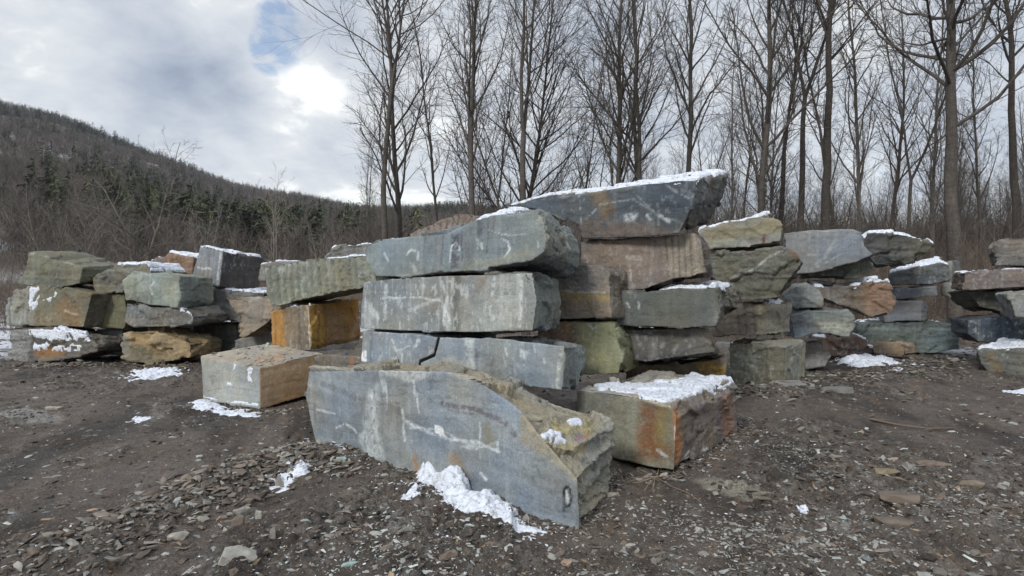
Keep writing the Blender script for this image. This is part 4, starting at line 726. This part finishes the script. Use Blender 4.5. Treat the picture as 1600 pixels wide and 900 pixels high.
# dead stalks and sticks
def tube(pts, rad, sides=5):
    pts = np.asarray(pts, float); k = len(pts); V = []; d = np.gradient(pts, axis=0); d /= np.linalg.norm(d, axis=1)[:, None]+1e-9
    ref = np.where(np.abs(d[:, 2:3]) > .9, np.array([[1., 0, 0]]), np.array([[0, 0, 1.]])); u = np.cross(d, ref); u /= np.linalg.norm(u, axis=1)[:, None]+1e-9; w = np.cross(d, u)
    an = np.arange(sides)*2*math.pi/sides; rad = np.asarray(rad)
    V = (pts[:, None]+rad[:, None, None]*(np.cos(an)[None, :, None]*u[:, None]+np.sin(an)[None, :, None]*w[:, None])).reshape(-1, 3)
    i = np.arange(k-1)[:, None]*sides; j = np.arange(sides)[None]; j2 = (j+1) % sides
    return V, np.stack([i+j, i+j2, i+sides+j2, i+sides+j], 2).reshape(-1, 4)
def join(parts):
    o = 0; Vs, Fs = [], []
    for v_, f_ in parts: Vs.append(v_); Fs.append(f_+o); o += len(v_)
    return np.vstack(Vs), np.vstack(Fs)
def stick(label, pxs, rad, name='dead_stalk', cat='dead stalk', colr=(.27, .215, .155)):
    prt = []
    for line in pxs:
        p_ = np.array([[*gp(x, y), 0] for x, y in line]); p_ = np.vstack([p_[0]+(p_[1]-p_[0])*t for t in (0, .5)]+[p_[1:]]) if len(p_) == 2 else p_
        p_[:, 2] = ground_h(p_[:, 0], p_[:, 1])+.015+.02*np.sin(np.linspace(0, 3.1, len(p_))); prt.append(tube(p_, np.linspace(rad, rad*.4, len(p_)), 5))
    V, Q = join(prt); cc = np.array(colr)[None]*(1+.2*fbm(V, 20, 2, 3))[:, None]
    link(name, mesh_np(name, V, Q, M_RUBBLE, {'col': cc}), label=label, cat=cat)
stick('tuft of dead straw-coloured stalks at the foot of the rust-striped block', [[(1024, 741), (1050, 766), (1075, 780), (1096, 792)], [(1024, 741), (1000, 752), (988, 750)], [(1024, 741), (1012, 758), (1006, 766)], [(1024, 741), (1020, 765), (1022, 770)], [(1024, 741), (1050, 748), (1066, 744)], [(1024, 741), (1005, 744), (978, 752)], [(1026, 741), (1030, 730), (1036, 722)]], .0038)
stick('thin brown stick lying on the track at the right', [[(1360, 656), (1385, 664), (1410, 671), (1450, 672), (1490, 669)]], .018, 'stick', 'stick', (.16, .12, .09))

# ------------------------------------------------------------------ bare trees
def grow_branch(rs, p, d, ln, r0, segs, up, wig, sides, r1=.3):
    pts = [p]; d = d/np.linalg.norm(d)
    for k in range(segs):
        d = d+rs.normal(0, wig, 3)+np.array([0, 0, up]); d /= np.linalg.norm(d); pts.append(pts[-1]+d*ln/segs)
    return np.array(pts), np.linspace(r0, r0*r1, segs+1)
def at_t(pts, t):
    k = t*(len(pts)-1); i = min(int(k), len(pts)-2); f_ = k-i; return pts[i]*(1-f_)+pts[i+1]*f_, pts[i+1]-pts[i]
def side_dir(rs, ax, az, spread):
    ax = ax/np.linalg.norm(ax); ref = np.array([1., 0, 0]) if abs(ax[0]) < .8 else np.array([0, 1., 0]); u = np.cross(ax, ref); u /= np.linalg.norm(u); w = np.cross(ax, u)
    return ax*math.cos(spread)+(u*math.cos(az)+w*math.sin(az))*math.sin(spread)
def make_tree(seed, height=17, dia=.34, fork=None, limbs=30, first=.28, spread=38, limb_len=.26, l2=13, l3=7, lean=(0, 0), wig=.035, up=.09, wig2=.10, big=0, crook=0):
    rs = np.random.RandomState(seed); tr, cr = [], []; stems = []
    r = dia*.40; limbs = int(limbs*1.15); height *= 1.0
    p, rad = grow_branch(rs, np.array([0, 0, -.3]), np.array([lean[0], lean[1], 1.]), height+.3, r, 22, .02, wig+crook, 9, .10); rad[0] *= 1.25
    if fork:
        n_ = int(fork*22); tr.append((p[:n_+1], rad[:n_+1]));
        nf = rs.choice([2, 2, 3]); a0 = rs.uniform(0, 6.28)
        for k in range(nf):
            dd = side_dir(rs, p[n_]-p[n_-1], a0+k*6.28/nf, R(rs.uniform(8, 20))); q, rq = grow_branch(rs, p[n_], dd, height*(1-fork)*rs.uniform(.9, 1.05), rad[n_]*(.8 if nf == 2 else .7), 16, .05, wig*1.2, 7, .10); stems.append((q, rq, 0.08)); tr.append((q, rq))
    else: tr.append((p, rad)); stems.append((p, rad, first))
    limbs_l = []; tot = limbs; 
    for q, rq, f0 in stems:
        n_ = tot//len(stems); az = rs.uniform(0, 6.28)
        for k in range(n_):
            t = f0+(1-f0)*((k+rs.uniform(0, .9))/n_)**.9*.98; b_, ax = at_t(q, t); rr_ = np.interp(t*(len(q)-1), np.arange(len(q)), rq); az += 2.4+rs.normal()*.4
            ln = height*limb_len*(1.15-t*.75)*rs.uniform(.6, 1.2); sp = R(spread*rs.uniform(.7, 1.35)); br = min(rr_*.55, .012*ln+.006)
            limbs_l.append((b_, side_dir(rs, ax, az, sp), ln, br))
    for k in range(big):                       # a few heavy old limbs low on the trunk
        t = rs.uniform(.30, .62); b_, ax = at_t(p, t); limbs_l.append((b_, side_dir(rs, ax, k*6.28/big+rs.uniform(-.4, .4)+.3, R(rs.uniform(45, 75))), height*.30*rs.uniform(.8, 1.1), r*.27))
    for b_, dd, ln, br in limbs_l:
        heavy = br > r*.25; q, rq = grow_branch(rs, b_, dd, ln, br, 8, up, wig2, 5, .22); (tr if heavy else cr).append((q, rq))
        az = rs.uniform(0, 6.28); m2 = max(3, int(l2*(ln/(height*limb_len))*(1.6 if heavy else 1)))
        for k in range(m2):
            t = .15+.83*(k+rs.uniform())/m2; b2, ax = at_t(q, t); az += 2.4; l_ = ln*.36*(1.2-t*.7)*rs.uniform(.6, 1.25)
            q2, r2 = grow_branch(rs, b2, side_dir(rs, ax, az, R(rs.uniform(28, 58))), l_, max(.0052, br*.30), 4, up*.7, wig2*1.2, 4 if heavy else 3, .4); cr.append((q2, r2))
            for j in range(l3):
                t3 = .2+.8*(j+rs.uniform())/l3; b3, ax3 = at_t(q2, t3)
                q3, r3 = grow_branch(rs, b3, side_dir(rs, ax3, rs.uniform(0, 6.28), R(rs.uniform(25, 55))), l_*.5*rs.uniform(.5, 1.2), .0044, 2, up*.5, wig2*1.3, 3, .5); cr.append((q3, r3))
    return tr, cr
def bark_col(V, base, seed):
    st = fbm(V*np.array([1, 1, .25]), 9, 3, seed); return np.clip(np.array(base)[None]*(1+.35*st+.25*fbm(V, .8, 3, seed+5))[:, None], .02, .6)
def tree_meshes(seed, base, **k):
    tr, cr = make_tree(seed, **k)
    Vt, Qt = join([tube(p, r, 9) for p, r in tr]); Vc, Qc = join([tube(p, r, 4 if r[0] > .02 else 3) for p, r in cr])
    return mesh_np('trunk', Vt, Qt, M_BARK, {'col': bark_col(Vt, base, seed)}), mesh_np('crown', Vc, Qc, M_BARK, {'col': np.repeat((np.array(base)*1.2)[None], len(Vc), 0)})
BKC = (.084, .074, .065); BKL = (.13, .118, .103); BKD = (.055, .048, .042)
PR = {}
def proto(key):
    if key not in PR:
        PR[key] = tree_meshes(**{
            'straight': dict(seed=1, base=BKC, limbs=34, first=.25), 'straight_b': dict(seed=2, base=BKC, limbs=30, first=.38, spread=32), 'straight_c': dict(seed=3, base=BKD, limbs=22, first=.5, spread=40, crook=.02, dia=.4),
            'forked': dict(seed=4, base=BKC, fork=.42, limbs=40, spread=32), 'forked_b': dict(seed=5, base=BKC, fork=.30, limbs=46, spread=36, wig=.05), 'forked_c': dict(seed=16, base=BKD, fork=.5, limbs=36, spread=34),
            'feathery': dict(seed=6, base=BKC, fork=.55, limbs=54, first=.12, spread=44, limb_len=.42, l2=13, up=.13), 'feathery_b': dict(seed=7, base=BKC, limbs=60, first=.14, spread=46, limb_len=.34, l2=13, up=.12),
            'slender': dict(seed=8, base=BKL, height=14, dia=.18, limbs=34, first=.2, spread=30, limb_len=.2, l2=7), 'slender_b': dict(seed=9, base=BKC, height=14, dia=.16, limbs=30, first=.3, spread=28, limb_len=.2, l2=7), 'slender_c': dict(seed=12, base=BKC, height=13, dia=.17, fork=.4, limbs=34, spread=34, limb_len=.22, l2=7),
            'big': dict(seed=10, base=BKC, height=19, dia=.52, limbs=44, first=.42, spread=55, limb_len=.30, l2=12, big=5, up=.07, wig2=.13),
            'spreading': dict(seed=11, base=(.13, .115, .098), height=7.5, dia=.26, fork=.14, limbs=34, spread=52, limb_len=.42, l2=10, l3=5, wig=.09, up=.03, wig2=.14),
            'sapling': dict(seed=13, base=(.24, .215, .185), height=6, dia=.10, fork=.22, limbs=22, spread=30, limb_len=.34, l2=6, l3=4, wig=.05)}[key])
    return PR[key]
def put_tree(key, x, D, rot, scale, label, group, lean=0.0, dz=0, zs=1, cat='tree'):
    t_, c_ = proto(key); e_ = bpy.data.objects.new('bare_tree', None); COL.objects.link(e_); e_.empty_display_size = .3
    e_.location = ((x-HX)/F*D, D, dz); e_.rotation_euler = (0, R(lean), R(rot)) if False else (0, 0, 0)
    e_.rotation_euler = (Matrix.Rotation(R(lean), 3, 'Y') @ Matrix.Rotation(R(rot), 3, 'Z')).to_euler(); e_.scale = (scale, scale, scale*zs)
    e_['label'] = label; e_['category'] = cat; e_['group'] = group
    for nm, me in (('trunk', t_), ('crown', c_)):
        q = bpy.data.objects.new(nm, me); COL.objects.link(q); q.parent = e_
TG = 'bare trees standing behind the stone stacks'
for a_ in (
  ('feathery', 606, 21, 20, 1.0, "feathery bare tree, left one of the close pair at the row's left end", -.8), ('straight', 630, 21.5, 100, 1.0, "straight bare tree, right one of the close pair at the row's left end", -1.6),
  ('slender_b', 688, 25, 40, 1.25, 'slender bare tree on its own between the close pair and the thick straight trunk', 0), ('straight_b', 750, 19.5, 200, 1.0, 'tall bare tree with a thick straight trunk behind the wedge-topped block', -.8),
  ('slender', 738, 24, 10, 1.2, 'thin bare tree close to the left of the thick straight trunk', 0), ('feathery_b', 797, 23, 70, .86, 'bushy bare tree with many ascending limbs just left of the high-forked tree', 1), ('slender_c', 778, 22, 160, 1.1, 'thin bare tree tucked between the thick trunk and the bushy one', 1.5),
  ('forked', 822, 19, 35, 1.0, 'bare tree forking high into two stems, behind the tip of the wedge-topped block', 0), ('slender_b', 905, 29, 210, 1.1, 'small fine-branched bare tree in the wide bright gap over the great dark slab', 0),
  ('straight', 966, 20.5, 250, .95, 'bare tree with a slim straight trunk rising over the middle of the great dark slab', -.4), ('forked_b', 1010, 20, 310, 1.0, 'bare tree branching into several stems low down over the great dark slab', .5), ('straight_b', 1058, 21, 30, .98, 'bare tree directly right of the many-stemmed one, above the slab tip', -.5),
  ('slender_c', 942, 27, 90, 1.0, 'low twiggy bare tree left of the slim straight trunk', -3), ('slender', 1148, 23, 120, .9, 'small crooked bare tree right of the tip of the great dark slab', -2), ('straight', 1178, 18.5, 300, 1.0, 'bare tree with a stout trunk behind the tan layered slab', 0),
  ('forked_c', 1198, 22, 80, .9, 'bare tree pressed close behind the right side of the stout trunk', .5), ('forked_c', 1245, 20, 140, 1.0, 'grey twin-stemmed bare tree behind the flat scratched slab, left of the dark leaning trunk', -.3), ('straight_c', 1291, 18.5, 60, 1.05, 'dark bare trunk leaning left with few low branches', -1.6),
  ('slender_b', 1308, 21, 20, 1.2, 'thin curved bare tree just right of the dark leaning trunk', -1), ('slender', 1341, 23, 250, 1.35, 'slim bare tree over the snow-topped pointed block', 0), ('straight_b', 1376, 27, 45, .9, 'bare tree between the pointed block and the big old tree, left one', 0), ('slender_c', 1422, 22, 260, 1.25, 'bare tree just left of the big old tree, thin and upright', 0),
  ('big', 1492, 16.5, 15, 1.0, 'big old bare tree with a very thick trunk and heavy crooked limbs', 0), ('slender_b', 1538, 24, 330, 1.2, 'thin bare tree right of the big old tree', .5), ('straight_c', 1592, 19, 190, 1.0, 'bare tree rising at the right edge of the picture', .6), ('slender', 1458, 25, 75, 1.3, 'straight thin bare tree half hidden left of the big old trunk', 0)):
    put_tree(*a_[:6], TG, lean=a_[6])
put_tree('spreading', 232, 22, 40, 1.0, 'low wide-spreading bare tree behind the left stacks, its limbs arching outwards', 'low bare trees behind the left stacks')
put_tree('spreading', 70, 27, 200, .95, 'low tangled bare tree at the far left behind the leftmost stack', 'low bare trees behind the left stacks')
put_tree('spreading', 130, 34, 300, 1.15, 'taller tangled bare tree between the two low ones at the left', 'low bare trees behind the left stacks')
put_tree('sapling', 425, 24, 0, 1.15, 'pale thin sapling rising behind the mossy grooved block', 'low bare trees behind the left stacks')
put_tree('sapling', 330, 30, 130, 1.1, 'slight pale sapling behind the charcoal cube', 'low bare trees behind the left stacks')
put_tree('sapling', 500, 32, 230, 1.0, 'slight pale sapling in front of the dark hill, left of the tree row', 'low bare trees behind the left stacks')
rs = np.random.RandomState(77); keys = ['straight', 'straight_b', 'forked', 'forked_c', 'slender', 'slender_b', 'slender_c', 'forked_b', 'straight_c']
for k in range(96):                             # deeper in the wood, on the right
    D = 28+44*rs.uniform(); x = rs.uniform(1110, 1800); 
    put_tree(keys[rs.randint(9)], x, D, rs.uniform(0, 360), rs.uniform(.5, .85), 'bare tree among many deep in the right-hand wood', 'bare trees deep in the right-hand wood', lean=rs.normal()*1.5)
for k in range(22):
    D = 32+30*rs.uniform(); x = rs.uniform(860, 1130)
    put_tree(['slender', 'slender_b', 'slender_c', 'forked_c'][rs.randint(4)], x, D, rs.uniform(0, 360), rs.uniform(.55, .85), 'small bare tree far back above the great dark slab', 'small bare trees far back above the great dark slab', lean=rs.normal()*2)
for k in range(12):
    D = 26+18*rs.uniform(); x = rs.uniform(560, 860)
    put_tree(['slender', 'slender_b', 'slender_c'][rs.randint(3)], x, D, rs.uniform(0, 360), rs.uniform(.45, .8), 'thin young bare tree behind the left end of the tree row', 'young bare trees behind the left end of the tree row', lean=rs.normal()*2)

# undergrowth: countless thin stems
def brush(name, label, n_, xr, dr, hr, cols, seed, rad=.007):
    rs = np.random.RandomState(seed); parts = []; cs = []
    for k in range(n_):
        D = rs.uniform(*dr); x = rs.uniform(*xr); b_ = np.array([(x-HX)/F*D, D, -.05]); h = rs.uniform(*hr)*(.5+.5*rs.uniform())
        d = np.array([rs.normal()*.28, rs.normal()*.28, 1.]); p, r = grow_branch(rs, b_, d, h, rad*rs.uniform(.6, 1.6), 4, .02, .12, 3, .3); parts.append(tube(p, r, 3)); c_ = np.array(cols[rs.randint(len(cols))])*rs.uniform(.7, 1.2); cs.append(np.repeat(c_[None], 15, 0))
        for j in range(5):
            b2, ax = at_t(p, rs.uniform(.25, .95)); q, r2 = grow_branch(rs, b2, side_dir(rs, ax, rs.uniform(0, 6.28), R(rs.uniform(25, 60))), h*.4*rs.uniform(.5, 1.1), rad*.6, 2, .03, .15, 3, .4); parts.append(tube(q, r2, 3)); cs.append(np.repeat(c_[None], 9, 0))
    V, Q = join(parts); link(name, mesh_np(name, V, Q, M_BARK, {'col': np.vstack(cs)}), label=label, cat='undergrowth', kind='stuff')
BC = [(.17, .135, .11), (.24, .19, .155), (.11, .09, .075), (.20, .145, .11)]
brush('undergrowth', 'brown leafless thicket behind the right-hand stacks', 6500, (1080, 1780), (17, 50), (1.2, 5.6), BC, 31)
brush('undergrowth', 'grey-brown leafless thicket behind the left stacks', 4200, (-160, 700), (19, 48), (1.0, 4.4), BC, 32)
brush('undergrowth', 'thin leafless scrub behind the tree row in the middle', 1300, (560, 1120), (22, 46), (1.5, 4.5), BC, 33)

# ------------------------------------------------------------------ the hill and its woods
RX = [-500, 0, 60, 150, 250, 330, 400, 470, 560, 640, 700, 760, 900, 1200, 1700, 2200]; RY = [70, 166, 178, 208, 248, 284, 302, 316, 330, 336, 334, 338, 352, 372, 385, 390]
def hill_h(x, Yd):                              # x in units of azimuth, Yd depth
    yr = np.interp(x, RX, RY); Rg = np.interp(x, [-500, 400, 800, 2200], [900, 820, 600, 420]); H_ = CH+(HY-yr)/F*Rg
    t = np.clip((Yd-70)/(Rg-70), 0, 1.6); up_ = np.where(t < 1, t**1.15, 1-.6*(t-1)); az = x/300.
    P = np.stack([(x-HX)/F*Yd/90, Yd/90, Yd*0], 1); return H_*up_*(1+.06*fbm(P, 1, 3, 800)*np.clip(t*3, 0, 1))-.4*(t <= 0)
gx, gy = np.meshgrid(np.linspace(-700, 2300, 170), np.geomspace(66, 1350, 70)); gx, gy = gx.ravel(), gy.ravel()
V = np.stack([(gx-HX)/F*gy, gy, hill_h(gx, gy)], 1); i0 = np.arange(69)[:, None]*170; jj = np.arange(169)[None]
cc = np.array([.09, .076, .064])[None]*(1+.3*fbm(V, .03, 4, 820))[:, None]; cc = lerp(cc, np.array([.55, .58, .62])[None], (sstep(.15, .4, fbm(V, .07, 4, 830))*.5)[:, None])
link('hill', mesh_np('hill', V, np.stack([i0+jj, i0+jj+1, i0+171+jj, i0+170+jj], 2).reshape(-1, 4), M_FAR, {'col': cc}), kind='structure')
def far_bare(rs, h, wd, n_):                     # crown of upright twig sprays, as thin blades
    b_ = rs.normal(0, 1, (n_, 3)); b_ /= np.linalg.norm(b_, axis=1)[:, None]; b_ = b_*rs.uniform(.2, 1, (n_, 1))**.5*np.array([h*.24, h*.24, h*.36])+np.array([0, 0, h*.58])
    d = b_*np.array([1.3, 1.3, .0])+np.array([0, 0, h*.3]); d /= np.linalg.norm(d, axis=1)[:, None]; d += rs.normal(0, .35, (n_, 3)); s = rs.normal(0, 1, (n_, 3)); s[:, 2] *= .2; s /= np.linalg.norm(s, axis=1)[:, None]; l_ = h*rs.uniform(.10, .24, (n_, 1))
    V = np.stack([b_-d*l_-s*wd, b_-d*l_+s*wd, b_+d*l_], 1).reshape(-1, 3); V = np.vstack([V, [[-h*.012, 0, 0], [h*.012, 0, 0], [0, 0, h*.8]]]); return V, np.arange(len(V)).reshape(-1, 3)
def far_conifer(rs, h, layers=7, m=9):
    Vs, Fs, o = [], [], 0
    for k in range(layers):
        t = (k+.2)/layers; z = h*(.10+.86*t); r = h*.24*(1-t**1.6)**.9*rs.uniform(.6, 1.25)+h*.01; 
        for j in range(m):
            a_ = rs.uniform(0, 6.283); rr_ = r*rs.uniform(.35, 1.35); w_ = .22; dr = h*.03*rs.uniform(-1.5, 1.2); z = h*(.10+.86*t)+h*.06*rs.uniform(-1, 1)
            Vs += [[0, 0, z+h*.055], [math.cos(a_-w_)*rr_, math.sin(a_-w_)*rr_, z+dr], [math.cos(a_+w_)*rr_, math.sin(a_+w_)*rr_, z+dr+h*.02]]; Fs.append([o, o+1, o+2]); o += 3
    return np.array(Vs), np.array(Fs)
def wood(name, label, n_, xr, dr, pcon, hr, seed, nb=26, wd=.18, m=8, conc=None, colb=None, colc=None, layers=7):
    rs = np.random.RandomState(seed); pb = [far_bare(rs, 1, wd/12, nb) for _ in range(8)]; pc = [far_conifer(rs, 1, layers, m) for _ in range(6)]; Vs, Fs, Cs, o = [], [], [], 0
    xs = rs.uniform(*xr, n_); ds = np.sqrt(rs.uniform(dr[0]**2, dr[1]**2, n_)); Rg = np.interp(xs, [-500, 400, 800, 2200], [900, 820, 600, 420]); ds = np.where(ds > Rg*1.03, rs.uniform(dr[0], 1, n_)*0+Rg*rs.uniform(.8, 1.03, n_), ds)
    hz = hill_h(xs, ds); nz = fbm(np.stack([(xs-HX)/F*ds/60, ds/90, xs*0], 1), 1, 3, seed+3)
    for k in range(n_):
        con = rs.uniform() < pcon(xs[k], ds[k])*np.clip(.8+5*nz[k], 0, 3.5); h = rs.uniform(*hr); v_, f_ = (pc if con else pb)[rs.randint(6)]
        a_ = rs.uniform(0, 6.28); c, s = math.cos(a_), math.sin(a_); v_ = np.stack([v_[:, 0]*c-v_[:, 1]*s, v_[:, 0]*s+v_[:, 1]*c, v_[:, 2]], 1)*h*(1.12 if con else .95)+np.array([(xs[k]-HX)/F*ds[k], ds[k], hz[k]-.3])
        Vs.append(v_); Fs.append(f_+o); o += len(v_); cl = np.array((colc or [(.040, .050, .032), (.058, .068, .034), (.034, .042, .030)])[rs.randint(3)] if con else (colb or [(.115, .098, .086), (.09, .078, .07), (.14, .12, .105)])[rs.randint(3)])*rs.uniform(.75, 1.2)
        Cs.append(np.repeat(cl[None], len(v_), 0)*rs.uniform(.75, 1.25, (len(v_)//3, 1)).repeat(3, 0))
    link(name, mesh_np(name, np.vstack(Vs), np.vstack(Fs), M_FAR, {'col': np.vstack(Cs)}, smooth=False), label=label, cat='wood', kind='stuff')
wood('hillside_wood', 'leafless wood with dark conifers covering the distant hill', 9500, (-150, 900), (300, 930), lambda x, d: .20+.10*(d > 700)*(x < 450), (7, 15), 51)
wood('lower_wood', 'denser wood with green hemlocks at the foot of the hill', 2600, (-150, 900), (75, 300), lambda x, d: (.34 if 50 < x < 480 else .16 if x < 620 else .04), (6, 14), 52, nb=120, wd=.05, m=14, layers=12, colc=[(.055, .066, .034), (.075, .082, .040), (.042, .050, .032)])
wood('far_wood', 'brown leafless wood far behind the right-hand trees', 2200, (820, 1900), (72, 300), lambda x, d: .05, (9, 15), 53, nb=140, wd=.05, m=12, layers=12)

# ------------------------------------------------------------------ the air between here and the hill
bm = bmesh.new(); bmesh.ops.create_cube(bm, size=1); bm.transform(Matrix.Translation((0, 640, 149)) @ Matrix.Diagonal((4400, 1700, 304, 1)))
me = bpy.data.meshes.new('haze'); bm.to_mesh(me); bm.free()
mh = bpy.data.materials.new('haze'); mh.use_nodes = True; mh.node_tree.nodes.clear(); o_ = mh.node_tree.nodes.new('ShaderNodeOutputMaterial'); pv = mh.node_tree.nodes.new('ShaderNodeVolumePrincipled')
pv.inputs['Color'].default_value = (.80, .86, .95, 1); pv.inputs['Density'].default_value = .00011; mh.node_tree.links.new(pv.outputs[0], o_.inputs['Volume']); me.materials.append(mh)
link('haze', me, kind='stuff', label='thin cold haze between the yard and the distant hill', cat='haze')
